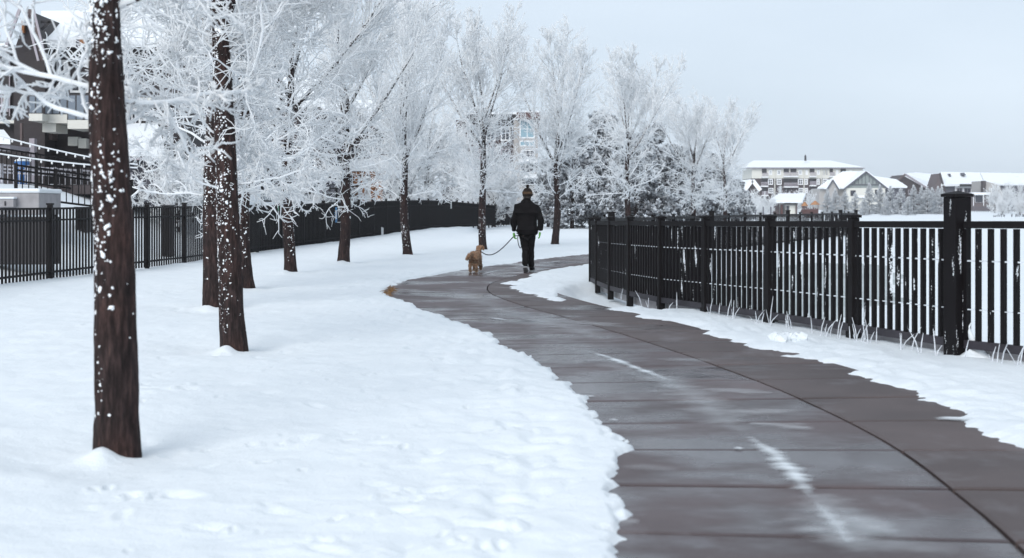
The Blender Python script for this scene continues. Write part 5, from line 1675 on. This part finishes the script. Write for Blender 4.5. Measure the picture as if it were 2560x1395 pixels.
# ---- small house with two snowy slopes
D = 230.0
h = house("small_house", 1878, D, "small brown house with a steep snowy gable left of the apartment block")
gablep(h, [(1868, 540), (1895, 540), (1895, 475), (1880, 455), (1866, 474)], D, 8, "brown_wall", "front_wall")
rakes(h, (1862, 476), (1880, 452), (1899, 477), D, 0.5, "white_trim", snow=8)
wallp(h, 1850, 1867.8, 475, 540, D + 1, 6, "brown_wall")
roofq(h, (1846, 476), (1870, 476), (1878, 456), (1858, 456), D + .4, D + 4, 0.3, nm="snowy_roof")
windowp(h, 1876, 1886, 482, 494, D, fw=.12)
# ---- pavilion
D = 205.0
h = house("pavilion", 1975, D, "low pavilion with a wide snow covered roof beside the play tower", cat="pavilion")
wallp(h, 1964, 1991, 508, 545, D, 5, "taupe", "front_wall"); wallp(h, 1932, 1948, 508, 545, D + 1, 4, "rust_wall", "side_wall")
roofq(h, (1922, 507), (2006, 507), (2014, 490), (1948, 490), D - 1.0, D + 4, 0.4, nm="snowy_roof")
MB().pbox(1961, 1994, 507.5, 511, D - .4, .3).build("fascia", MAT["dark_frame"], h)
MB().pbox(1952, 1957, 512, 545, D - .3, .3).build("post", MAT["maroon"], h); MB().pbox(1990, 1993, 511, 545, D - .3, .3).build("post", MAT["brown_trim"], h)
windowp(h, 1966, 1972, 515, 530, D, frame="dark_frame", fw=.06); MB().pbox(1974, 1988, 514, 536, D - .05, .04).build("door", MAT["cream"], h)
# ---- play tower
D = 190.0
h = house("play_tower", 2026, D, "maroon play tower with two orange snow dusted roofs at the far shore", cat="play tower")
zg = GZ(wx(2026, D), D)
for x0, x1, yr in ((2008, 2018, 514), (2032, 2046, 511)):
    for px in (x0, x1 - 1): MB().box(wx(px, D), wx(px + 1, D), D, D + .1, zg - .2, wz(yr, D)).build("post", MAT["maroon"], h)
    c = (x0 + x1) / 2
    MB().lathe((wx(c, D), D + .3, wz(yr, D) - .05), [(0.42 * (x1 - x0) / 9, 0), (0.40 * (x1 - x0) / 9, 0.06), (0.12, 0.5), (0.02, 0.55)], 4).build("roof", MAT["orange_roof"], h)
MB().box(wx(2006, D), wx(2045, D), D - .05, D + .7, zg + .35, wz(523, D)).build("deck", MAT["maroon"], h)
for k in range(9):
    MB().box(wx(2006 + k * 4.4, D), wx(2008.6 + k * 4.4, D), D - .09, D - .052, zg + .05, wz(519 + (k % 3), D)).build("board", MAT["maroon"], h)
MB().obox((wx(2006, D), D + .3, wz(524, D)), (wx(1996, D), D + .3, zg), 0.5, 0.08).build("slide", MAT["maroon"], h)
# ---- sage gabled house
D = 285.0
h = house("gabled_house", 2150, D, "cream house with a sage boarded gable and a long snowy roof across the lake")
wallp(h, 2116, 2213, 470, 560, D, 10, "cream", "front_wall")
gablep(h, [(2112, 469.7), (2216, 469.7), (2164, 432)], D + .05, 9, "sage", "gable")
for k in range(1, 10):
    px = 2119 + k * 9.0
    top = 434 + abs(px - 2164) * 0.735
    if top < 466: MB().pbox(px - .5, px + .5, top, 463, D - .04, .08).build("batten", MAT["slate_wall"], h)
MB().pbox(2121, 2207, 460.5, 463, D - .12, .12).build("band", MAT["slate_wall"], h)
rakes(h, (2108, 474), (2164, 430), (2220, 474), D, 0.32, "slate_wall", snow=9)
wallp(h, 2048, 2115.8, 471, 560, D + 2, 8, "taupe", "side_wall")
roofq(h, (2043, 472), (2120, 472), (2166, 432), (2106, 432), D + 1.2, D + 6.5, 0.35, nm="snowy_roof")
roofq(h, (2212, 470), (2268, 470), (2240, 452), (2185, 444), D + 1.2, D + 6, 0.35, nm="snowy_roof")
wallp(h, 2213.2, 2262, 470.5, 560, D + 2, 7, "slate_wall", "side_wall")
gablep(h, [(2070, 540), (2094, 540), (2094, 470), (2081, 451), (2070, 470)], D + .6, 3, "taupe", "small_gable")
rakes(h, (2066, 474), (2081, 450), (2096, 474), D + .6, .25, "slate_wall", snow=4)
windowp(h, 2126, 2139, 476, 490, D, frame="dark_frame", fw=.15); windowp(h, 2187, 2194, 474, 488, D, frame="dark_frame", fw=.12)
MB().pbox(2145, 2166, 489, 494, D - .9, .85).build("door_canopy", MAT["roof_snow"], h)
# ---- dark brown gable house
D = 300.0
h = house("gabled_house", 2275, D, "dark brown house with a lopsided gable and snow on its long right slope")
gablep(h, [(2246, 545), (2340, 545), (2322, 474), (2261.5, 437), (2243, 452), (2246, 462)], D, 10, "brown_wall", "front_wall")
MB().obox((wx(2241, D), D - .5, wz(453, D)), (wx(2261.5, D), D - .5, wz(436, D)), .1, .4).build("rake_board", MAT["brown_trim"], h)
MB().obox((wx(2261.5, D), D - .5, wz(436, D)), (wx(2326, D), D - .5, wz(477, D)), .1, .4).build("rake_board", MAT["lilac_trim"], h)
roofq(h, (2256, 438), (2330, 479), (2352, 468), (2266, 436), D - .4, D + 9, 0.35, nm="snowy_roof")
roofq(h, (2266, 436), (2352, 470), (2352, 440), (2290, 434), D + 6, D + 14, 0.35, nm="snowy_roof")
roofq(h, (2226, 463), (2258, 463), (2250, 452), (2226, 452), D - 1.2, D + 3, 0.3, nm="snowy_porch_roof")
wallp(h, 2238, 2262, 464, 545, D - .6, 3, "slate_wall", "porch_wall")
windowp(h, 2270, 2278, 474, 486, D, frame="lilac_trim", fw=.14)
# ---- long house with the pointed dormer
D = 290.0
h = house("long_house", 2410, D, "long slate and rust house with a needle sharp dormer and a deep snowy roof")
gablep(h, [(2336, 545), (2366, 545), (2362, 478), (2349, 434), (2337, 470)], D - .5, 6, "rust_wall", "dormer")
MB().obox((wx(2349, D - 1), D - 1, wz(433, D)), (wx(2363, D - 1), D - 1, wz(481, D)), .12, .4).build("rake_board", MAT["brown_wall"], h)
wallp(h, 2362.5, 2387, 463, 560, D, 8, "slate_wall", "side_wall"); wallp(h, 2387.3, 2430, 463, 560, D + .1, 8, "white_trim", "bay_wall")
wallp(h, 2430.3, 2466, 463, 560, D, 8, "rust_wall", "end_wall")
roofq(h, (2352, 466), (2470, 464), (2460, 436), (2352, 434), D - 1, D + 7, 0.4, nm="snowy_roof")
MB().pbox(2400, 2430, 460, 466, D - 1.3, 1.2).build("bay_roof", MAT["dark_frame"], h)
windowp(h, 2391, 2406, 470, 483, D + .1, mull=(2, 1), fw=.12, frame="lilac_trim"); windowp(h, 2410, 2427, 470, 483, D + .1, mull=(2, 1), fw=.12, frame="lilac_trim")
for px, py, w in ((2389, 433, 2.4), (2424, 430.5, 5.0)):
    MB().prism([(wx(px - w, D), wz(py + 7, D)), (wx(px + w, D), wz(py + 7, D)), (wx(px, D), wz(py, D))], D + 3.5, D + 6).build("roof_vent", MAT["slate_wall"], h)
# ---- right hand house with the balcony
D = 275.0
h = house("balcony_house", 2490, D, "rust coloured house with a snowy balcony and a dark glazed door at the right edge")
wallp(h, 2432, 2475, 484, 560, D - .6, 4, "rust_wall", "balcony_wall")
MB().pbox(2430, 2476, 481, 487, D - 2.0, 1.35).build("balcony_snow", MAT["roof_snow"], h)
dr = MB().pbox(2437.5, 2457.5, 488, 506, D - .75, .1).build("door_frame", MAT["white_trim"], h)
MB().pbox(2438.5, 2456.5, 489, 505.5, D - .8, .04).build("pane", MAT["pane"], dr)
for px in (2433, 2458.5, 2473): MB().pbox(px, px + 1.4, 487.3, 515, D - 1.9, .12).build("post", MAT["white_trim"], h)
gablep(h, [(2462, 545), (2520, 545), (2500, 464), (2462, 452)], D, 8, "taupe", "front_wall")
MB().pbox(2457, 2464.5, 452, 484, D - .3, 1.2).build("chimney", MAT["brown_wall"], h)
roofq(h, (2462, 461), (2575, 463), (2560, 438), (2450, 436), D + .3, D + 8, 0.4, nm="snowy_roof")
wallp(h, 2500.3, 2600, 464, 560, D + 1, 7, "slate_wall", "side_wall")
ch = MB().pbox(2537, 2545, 444, 456, D + 5, 1).build("chimney", MAT["taupe"], h)
MB().pbox(2536, 2546, 442, 443.7, D + 4.9, 1.2).build("chimney_cap", MAT["dark_frame"], ch)
windowp(h, 2478, 2488, 470, 482, D, fw=.13); windowp(h, 2515, 2530, 474, 488, D + 1, fw=.13, mull=(2, 1))
# low shore fence below the balcony
sf_ = empty("shore_fence", (wx(2432, 262), 262, GZ(wx(2432, 262), 262)), "low dark shore fence below the balcony house", "fence")
zg = GZ(wx(2432, 262), 262)
me = bpy.data.meshes.new("picket"); q = MB().box(-.05, .05, -.03, .03, 0, 1.0); me.from_pydata(q.v, [], q.f)
for k in range(26):
    o = link("picket", me, MAT["slate_wall"], sf_); o.location = (k * .32, 0, 0)
for zz in (.25, .85): MB().box(wx(2432, 262), wx(2432, 262) + 8.1, 262 - .06, 262 - .031, zg + zz - .04, zg + zz + .04).build("rail", MAT["slate_wall"], sf_)
# thin posts of the far walkway left of the pavilion
for n, (px, where) in enumerate([(1866, "left of the brown house"), (1888, "below the brown house"), (1908, "right of the brown house"), (1927, "left of the pavilion")]):
    D = 160; x = wx(px, D)
    mb = MB().box(x - .06, x + .06, D - .06, D + .06, GZ(x, D) - .1, wz(518, D)).box(x - .08, x + .08, D - .08, D + .08, wz(518, D) + .001, wz(518, D) + .05)
    tag(mb.build("walkway_post", MAT["slate_wall"]), "thin grey walkway post at the far shore " + where, "post", "walkway posts")
# dried weeds on the far snow
wd = MB(); rw = random.Random(2)
for k in range(34):
    px = rw.choice([rw.uniform(2484, 2512), rw.uniform(2528, 2560)]); D = 210 + rw.uniform(-6, 6)
    x = wx(px, D); z = GZ(x, D); hh = rw.uniform(.2, .5)
    wd.tube([(x, D, z - .05), (x + rw.gauss(0, .05), D, z + hh)], [.05, .03], 4)
wd.build("dried_weeds", MAT["slate_wall"], kind="stuff")
# dry grass on the path's outer bend
dg = MB()
for k in range(70):
    px = rw.uniform(967, 986); py = 745 - (px - 966) * 1.0 + rw.uniform(-4, 5); D = dep(py); x = wx(px, D) - 0.03
    a = rw.uniform(0, 6.3); l = rw.uniform(.05, .14); hh = rw.uniform(.02, .07)
    dg.tube([(x, D, 0.01), (x + math.cos(a) * l * .5, D + math.sin(a) * l * .5, hh), (x + math.cos(a) * l, D + math.sin(a) * l, hh * .6)], [.006, .006, .002], 3)
dg.build("dry_grass", MAT["dry_grass"], kind="stuff")
# ================================================================ PERSON, DOG, LEASH
def skin(name, verts, edges, radii, root=0, sub=2, loc=None):
    me = bpy.data.meshes.new(name)
    me.from_pydata([tuple(v) for v in verts], edges, []); me.update()
    o = bpy.data.objects.new(name, me); COL.objects.link(o)
    sm = o.modifiers.new("skin", 'SKIN'); sm.use_smooth_shade = True
    if not me.skin_vertices: pass
    for i, r in enumerate(radii):
        sv = me.skin_vertices[0].data[i]
        sv.radius = (r, r) if not isinstance(r, tuple) else r
        sv.use_root = (i == root)
    ssf = o.modifiers.new("sub", 'SUBSURF'); ssf.levels = sub; ssf.render_levels = sub
    dg_ = bpy.context.evaluated_depsgraph_get()
    nm = bpy.data.meshes.new_from_object(o.evaluated_get(dg_))
    nm.name = name
    bpy.data.objects.remove(o, do_unlink=True); bpy.data.meshes.remove(me)
    nm.polygons.foreach_set("use_smooth", [True] * len(nm.polygons))
    return nm
def chain(spec):
    """dict name -> (pos, radius, parent) to verts, edges, radii"""
    names = list(spec); V = [spec[n][0] for n in names]; Rr = [spec[n][1] for n in names]
    E = [(names.index(spec[n][2]), names.index(n)) for n in names if spec[n][2]]
    return V, E, Rr
def wrinkle(me, amp, sc, seed):
    n = len(me.vertices); co = np.zeros(n * 3); me.vertices.foreach_get("co", co); co = co.reshape(-1, 3)
    no = np.zeros(n * 3); me.vertices.foreach_get("normal", no); no = no.reshape(-1, 3)
    d = fbm(co[:, 0] * sc + co[:, 2] * sc * 0.5, co[:, 2] * sc * 1.3 + co[:, 1] * sc, seed, 3)
    co = co + no * (amp * d)[:, None]
    me.vertices.foreach_set("co", co.ravel()); me.update()

DP = 30.2; XP = wx(1318, DP)
man = empty("person", (XP, DP, 0.0), "person in black jacket, knitted hat and lime gloves walking the dog along the path", "person")
# the walker strides along the path, which here runs ahead and to the right
YAW = math.radians(-8)
man.rotation_euler = (0, 0, YAW)
body = chain({
    "pelvis": ((0, 0, 0.94), (0.095, 0.07), None), "waist": ((0, 0, 1.08), (0.14, 0.10), "pelvis"), "chest": ((0, 0.01, 1.26), (0.15, 0.10), "waist"),
    "shoulders": ((0, 0.01, 1.40), (0.10, 0.07), "chest"), "neck": ((0, 0.025, 1.51), 0.055, "shoulders"), "jaw": ((0, 0.035, 1.58), (0.068, 0.080), "neck"),
    "head": ((0, 0.035, 1.66), (0.074, 0.090), "jaw"), "crown": ((0, 0.03, 1.73), 0.055, "head"), "nose": ((0, 0.135, 1.63), 0.014, "head"),
    "sl": ((-0.175, 0.0, 1.36), 0.048, "shoulders"), "el": ((-0.275, -0.03, 1.10), 0.045, "sl"), "wl": ((-0.290, 0.06, 0.87), 0.032, "el"),
    "sr": ((0.175, 0.0, 1.36), 0.048, "shoulders"), "er": ((0.285, -0.06, 1.12), 0.045, "sr"), "wr": ((0.272, -0.02, 0.89), 0.032, "er"),
    "hl": ((-0.070, 0, 0.86), 0.055, "pelvis"), "kl": ((-0.045, 0.03, 0.50), 0.050, "hl"), "al": ((-0.012, -0.22, 0.15), 0.034, "kl"),
    "hr": ((0.070, 0, 0.86), 0.055, "pelvis"), "kr": ((0.065, 0.10, 0.50), 0.050, "hr"), "ar": ((0.055, 0.20, 0.11), 0.034, "kr")})
link("body", skin("body", *body), MAT["skin"], man)
jk = chain({
    "mid": ((0, 0, 1.06), (0.230, 0.165), None), "hem1": ((0.0, 0, 0.90), (0.235, 0.175), "mid"), "hem0": ((0.005, 0, 0.745), (0.235, 0.175), "hem1"),
    "chest": ((0, 0, 1.25), (0.240, 0.165), "mid"), "yoke": ((0, 0, 1.40), (0.175, 0.130), "chest"), "collar": ((0, 0.015, 1.50), (0.100, 0.095), "yoke"), "collar1": ((0, 0.022, 1.605), (0.090, 0.094), "collar"),
    "sl": ((-0.195, 0, 1.365), 0.098, "yoke"), "ml": ((-0.250, -0.02, 1.22), 0.092, "sl"), "el": ((-0.282, -0.035, 1.08), 0.083, "ml"), "wl": ((-0.290, 0.04, 0.91), 0.068, "el"), "cl": ((-0.290, 0.055, 0.86), 0.062, "wl"),
    "sr": ((0.195, 0, 1.365), 0.098, "yoke"), "mr": ((0.258, -0.03, 1.22), 0.092, "sr"), "er": ((0.296, -0.065, 1.09), 0.083, "mr"), "wr": ((0.282, -0.03, 0.93), 0.068, "er"), "cr": ((0.275, -0.02, 0.885), 0.062, "wr")})
jm = skin("jacket", *jk); wrinkle(jm, 0.042, 6.5, 3)
jo = link("jacket", jm, MAT["jacket"], man)
MB().obox((XP - 0.10, DP - 0.165, 0.80), (XP - 0.10, DP - 0.165, 0.86), 0.004, 0.01)
tr_ = chain({
    "seat": ((0, 0, 0.90), (0.190, 0.150), None), "hl": ((-0.075, 0.0, 0.78), 0.110, "seat"), "tl": ((-0.060, 0.02, 0.62), 0.098, "hl"), "kl": ((-0.045, 0.03, 0.48), 0.082, "tl"), "cl": ((-0.030, -0.07, 0.31), 0.074, "kl"), "al": ((-0.012, -0.22, 0.135), 0.066, "cl"),
    "hr": ((0.080, 0.0, 0.78), 0.110, "seat"), "tr": ((0.075, 0.06, 0.62), 0.098, "hr"), "kr": ((0.066, 0.10, 0.48), 0.082, "tr"), "cr": ((0.060, 0.14, 0.30), 0.075, "kr"), "ar": ((0.068, 0.215, 0.080), 0.068, "cr")})
tm = skin("trousers", *tr_); wrinkle(tm, 0.022, 7.0, 5)
link("trousers", tm, MAT["trousers"], man)
def shoe(x, y, pitch, yaw):
    v, e, r = chain({"heel": ((0, -0.07, 0.052), 0.044, None), "mid": ((0, 0.02, 0.056), 0.046, "heel"), "ball": ((0, 0.11, 0.044), (0.048, 0.036), "mid"), "toe": ((0, 0.175, 0.036), (0.036, 0.026), "ball"), "ankle": ((0, -0.06, 0.115), 0.044, "heel")})
    me = skin("shoe", v, e, r)
    T = Matrix.Translation((x, y, 0)) @ Matrix.Rotation(yaw, 4, 'Z') @ Matrix.Rotation(pitch, 4, 'X')
    zmin = min((T @ vv.co).z for vv in me.vertices)
    T = Matrix.Translation((0, 0, 0.012 - zmin)) @ T
    me.transform(T)
    so = link("shoe", me, MAT["shoe"], man)
    mb = MB()
    out = [(-0.046, -0.10), (-0.05, 0.0), (-0.052, 0.10), (-0.035, 0.185), (0, 0.205), (0.035, 0.185), (0.052, 0.10), (0.05, 0.0), (0.046, -0.10), (0.025, -0.122), (-0.025, -0.122)]
    n = len(out); vs = [(a, b, 0.002) for a, b in out] + [(a, b, 0.028) for a, b in out]
    mb.add(vs, [tuple(range(n - 1, -1, -1)), tuple(range(n, 2 * n))] + [(i, (i + 1) % n, (i + 1) % n + n, i + n) for i in range(n)])
    mb.v = [tuple(T @ Vector(q)) for q in mb.v]
    m2 = bpy.data.meshes.new("sole"); m2.from_pydata(mb.v, [], mb.f); m2.update()
    link("sole", m2, MAT["sole"], so)
shoe(-0.012, -0.17, math.radians(-24), math.radians(4))
shoe(0.070, 0.22, math.radians(8), math.radians(-6))
def glove(wrist, d, side, curl):
    """palm, thumb and four unequal curled fingers"""
    w = Vector(wrist); d = Vector(d).normalized(); out_ = Vector((side, 0, 0)); fwd = Vector((0, 1, 0))
    fwd = (fwd - d * fwd.dot(d)).normalized(); nrm = d.cross(fwd).normalized()
    if nrm.x * side > 0: nrm = -nrm                               # palm faces the thigh
    spec = {"w": (tuple(w), 0.036, None), "p": (tuple(w + d * 0.05), (0.042, 0.026), "w")}
    for k, (off, ln) in enumerate(((0.030, 0.072), (0.010, 0.082), (-0.010, 0.076), (-0.030, 0.060))):
        b = w + d * 0.085 + fwd * off
        m = b + d * ln * 0.45 + nrm * curl * 0.02; e = m + d * ln * (0.42 - curl * 0.25) + nrm * (0.012 + curl * 0.035)
        spec[f"b{k}"] = (tuple(b), 0.0125, "p"); spec[f"m{k}"] = (tuple(m), 0.0115, f"b{k}"); spec[f"e{k}"] = (tuple(e), 0.0095, f"m{k}")
    t0 = w + d * 0.035 + fwd * 0.040; t1 = t0 + d * 0.035 + fwd * 0.022 + nrm * 0.012; t2 = t1 + d * 0.030 + nrm * 0.012
    spec["t0"] = (tuple(t0), 0.014, "p"); spec["t1"] = (tuple(t1), 0.0125, "t0"); spec["t2"] = (tuple(t2), 0.010, "t1")
    v, e, r = chain(spec)
    return link("glove", skin("glove", v, e, r), MAT["glove"], man)
glove((-0.291, 0.065, 0.835), (-0.10, 0.25, -1), -1, 1.0)
glove((0.272, -0.012, 0.855), (-0.03, 0.12, -1), 1, 0.4)
# knitted hat with a bobble
bo = (0, 0.03, 0)
hat = MB().lathe((0, 0.032, 0), [(0.090, 1.600), (0.102, 1.615), (0.107, 1.650), (0.106, 1.690), (0.094, 1.730), (0.070, 1.765), (0.035, 1.788), (0.004, 1.795)], 24)
hat.v = [(x, 0.032 + (y - 0.032) * 1.14, z) for x, y, z in hat.v]
hm = bpy.data.meshes.new("beanie"); hm.from_pydata(hat.v, [], hat.f); hm.polygons.foreach_set("use_smooth", [True] * len(hm.polygons)); hm.update()
ho = link("beanie", hm, MAT["beanie"], man)
bd = MB().lathe((0, 0.032, 0), [(0.108, 1.655), (0.112, 1.660), (0.111, 1.695), (0.104, 1.705)], 24)
bd.v = [(x, 0.032 + (y - 0.032) * 1.14, z) for x, y, z in bd.v]
b_ = bpy.data.meshes.new("knit_band"); b_.from_pydata(bd.v, [], bd.f[:-2]); b_.polygons.foreach_set("use_smooth", [True] * len(b_.polygons)); b_.update()
link("knit_band", b_, MAT["beanie_band"], ho)
iv, fv = ico()
V, Fq = [], []
rp = np.random.default_rng(6)
for k in range(60):
    c = unit(rp.normal(size=3)) * 0.026 + np.array([0.004, 0.03, 1.822]); b0 = len(V)
    V += [tuple(c + q * 0.013 * (1 + .3 * rp.normal())) for q in iv]; Fq += [tuple(int(z) + b0 for z in f) for f in fv]
pm_ = bpy.data.meshes.new("bobble"); pm_.from_pydata(V, [], Fq); pm_.update()
link("bobble", pm_, MAT["beanie"], ho)
hr = MB().lathe((0, 0.030, 0), [(0.074, 1.555), (0.084, 1.575), (0.088, 1.605), (0.086, 1.625)], 18)
hr.v = [(x, 0.02 + (y - 0.03) * 1.0 - 0.006, z) for x, y, z in hr.v]
hh_ = bpy.data.meshes.new("hair"); hh_.from_pydata(hr.v, [], hr.f); hh_.polygons.foreach_set("use_smooth", [True] * len(hh_.polygons)); hh_.update()
link("hair", hh_, MAT["hair"], man)
for sx in (-1, 1):
    e = MB().lathe((sx * 0.030, 0.118, 1.652), [(0.004, -0.009), (0.010, -0.004), (0.010, 0.004), (0.004, 0.009)], 8)
    m2 = bpy.data.meshes.new("eye"); m2.from_pydata(e.v, [], e.f); link("eye", m2, MAT["nose"], man)
mo = MB().box(-0.024, 0.024, 0.110, 0.120, 1.572, 1.580)
m2 = bpy.data.meshes.new("mouth"); m2.from_pydata(mo.v, [], mo.f); link("mouth", m2, MAT["maroon"], man)

# ---------------------------------------------------------------- dog: curly apricot coat, seen from behind
DD = 30.0; XD = wx(1187, DD)
dog = empty("dog", (XD, DD, 0), "curly apricot coloured dog walking on a leash at the path's left edge", "dog")
DY = math.radians(-12); dog.rotation_euler = (0, 0, DY); dog.scale = (0.87, 0.87, 0.90)
sp_ = chain({
    "loin": ((0, 0, 0.40), (0.098, 0.100), None), "rump": ((0, -0.17, 0.405), (0.095, 0.100), "loin"), "chest": ((0, 0.20, 0.385), (0.110, 0.125), "loin"), "fore": ((0, 0.30, 0.41), (0.090, 0.105), "chest"),
    "neck": ((0.02, 0.34, 0.50), 0.058, "fore"), "skull": ((0.045, 0.37, 0.605), (0.074, 0.068), "neck"), "muzzle": ((0.085, 0.46, 0.560), 0.040, "skull"), "tip": ((0.105, 0.51, 0.550), 0.028, "muzzle"),
    "hl": ((-0.062, -0.19, 0.335), 0.070, "rump"), "kl": ((-0.068, -0.12, 0.245), 0.052, "hl"), "ol": ((-0.068, -0.225, 0.140), 0.034, "kl"), "fl": ((-0.068, -0.195, 0.045), 0.032, "ol"), "pl": ((-0.068, -0.165, 0.022), 0.030, "fl"),
    "hr": ((0.062, -0.17, 0.335), 0.070, "rump"), "kr": ((0.066, -0.05, 0.240), 0.052, "hr"), "or": ((0.066, -0.130, 0.140), 0.034, "kr"), "fr": ((0.066, -0.085, 0.045), 0.032, "or"), "pr": ((0.066, -0.055, 0.022), 0.030, "fr"),
    "sl": ((-0.065, 0.25, 0.30), 0.058, "chest"), "el": ((-0.065, 0.22, 0.19), 0.042, "sl"), "wl": ((-0.065, 0.24, 0.10), 0.035, "el"), "gl": ((-0.065, 0.255, 0.024), 0.032, "wl"),
    "sr": ((0.068, 0.27, 0.30), 0.058, "chest"), "er": ((0.070, 0.25, 0.20), 0.042, "sr"), "wr": ((0.072, 0.33, 0.135), 0.036, "er"), "gr": ((0.072, 0.29, 0.065), 0.033, "wr"),
    "t0": ((-0.01, -0.265, 0.435), 0.032, "rump"), "t1": ((-0.045, -0.325, 0.420), 0.045, "t0"), "t2": ((-0.085, -0.360, 0.365), 0.050, "t1"), "t3": ((-0.105, -0.365, 0.300), 0.030, "t2")})
dmesh = skin("body", *sp_, sub=3); wrinkle(dmesh, 0.030, 26.0, 9)
bo_ = link("body", dmesh, MAT["coat"], dog)
# tufts that break up the outline
rng_d = np.random.default_rng(14)
nv = len(dmesh.vertices); co = np.zeros(nv * 3); dmesh.vertices.foreach_get("co", co); co = co.reshape(-1, 3)
no = np.zeros(nv * 3); dmesh.vertices.foreach_get("normal", no); no = no.reshape(-1, 3)
pick = rng_d.choice(nv, min(nv, 3800), replace=False)
c = co[pick]; n_ = unit(no[pick] + 0.7 * rng_d.normal(size=(len(pick), 3)) + np.array([0, -0.2, -0.35]))
sd = unit(np.cross(n_, rng_d.normal(size=n_.shape))) * 0.006
ln = rng_d.uniform(0.012, 0.034, (len(pick), 1))
V = np.stack([c + sd, c - sd, c + n_ * ln * 0.6 + sd * 0.8 + rng_d.normal(0, .004, c.shape), c + n_ * ln], 1).reshape(-1, 3)
k = np.arange(len(pick))[:, None] * 4
T = np.concatenate([np.concatenate([k, k + 1, k + 2], 1), np.concatenate([k + 1, k + 3, k + 2], 1)])
link("fur", np_mesh("fur", V, tris=T), MAT["coat_pale"], bo_, kind="stuff")
for sx, o_ in ((-1, (-0.020, 0.365, 0.622)), (1, (0.110, 0.355, 0.622))):
    v, e, r = chain({"a": (o_, (0.022, 0.016), None), "b": ((o_[0] + sx * 0.018, o_[1] + 0.01, o_[2] - 0.055), (0.034, 0.018), "a"), "c": ((o_[0] + sx * 0.016, o_[1] + 0.015, o_[2] - 0.115), (0.026, 0.015), "b")})
    em = skin("ear", v, e, r); wrinkle(em, 0.012, 30, 4); link("ear", em, MAT["coat"], dog)
nm = MB().lathe((0.112, 0.532, 0.547), [(0.006, -0.012), (0.016, -0.004), (0.016, 0.006), (0.006, 0.013)], 8)
m2 = bpy.data.meshes.new("nose"); m2.from_pydata(nm.v, [], nm.f); link("nose", m2, MAT["nose"], dog)
for q in ((0.040, 0.435, 0.612), (0.100, 0.423, 0.612)):
    e = MB().lathe(q, [(0.003, -0.007), (0.008, 0), (0.003, 0.007)], 7); m2 = bpy.data.meshes.new("eye"); m2.from_pydata(e.v, [], e.f); link("eye", m2, MAT["nose"], dog)
clr = MB().tube([(0.012 + 0.078 * math.cos(a), 0.33 + 0.075 * math.sin(a), 0.475 - 0.03 * math.sin(a)) for a in np.linspace(0, 2 * math.pi, 18)], 0.010, 6)
m2 = bpy.data.meshes.new("collar"); m2.from_pydata(clr.v, [], clr.f); link("collar", m2, MAT["leash"], dog)

# ---------------------------------------------------------------- leash
def man_pt(p): return Matrix.Translation((XP, DP, 0)) @ Matrix.Rotation(YAW, 4, 'Z') @ Vector(p)
def dog_pt(p): return Matrix.Translation((XD, DD, 0)) @ Matrix.Rotation(DY, 4, 'Z') @ Vector(p)
H = man_pt((-0.302, 0.095, 0.755)); C = dog_pt((0.075, 0.34, 0.42))
C = Vector((C.x, C.y, C.z))
ls = empty("leash", H, "black leash sagging from the person's left glove to the dog", "leash")
P_ = []
for k in range(31):
    f = k / 30
    p = H.lerp(C, f); p.z -= 0.16 * 4 * f * (1 - f) * (0.6 + 0.8 * f) ; P_.append(p)
lead_ = MB()
for a, b in zip(P_[:-1], P_[1:]): lead_.obox(a, b + (b - a) * 0.05, 0.008, 0.020)
lead_.build("strap", MAT["leash"], ls)
lp = []
for k in range(33):
    t = k / 32; a = math.pi * 2 * t
    lp.append(H + Vector((0.105 + 0.034 * math.sin(a) + 0.02 * (1 - math.cos(a)), 0.0, 0.02 - 0.135 * (1 - math.cos(a)))))
lo = MB()
for a, b in zip(lp[:-1], lp[1:]): lo.obox(a, b + (b - a) * 0.05, 0.008, 0.018)
lo.obox(H, lp[0], 0.010, 0.018)
lo.build("handle_loop", MAT["leash"], ls)
# ================================================================ AIR
hz = MB().box(-420, 420, -60, 900, -3.0, 16.0)
hm_, ht, hb = M("haze_air")
ht.nodes.remove(hb)
pv = ht.nodes.new("ShaderNodeVolumePrincipled")
pv.inputs["Color"].default_value = (0.93, 0.96, 1.0, 1)
pv.inputs["Density"].default_value = 0.00045
pv.inputs["Anisotropy"].default_value = 0.2
ht.links.new(pv.outputs["Volume"], ht.nodes["Material Output"].inputs["Volume"])
hz.build("haze", hm_, kind="stuff")
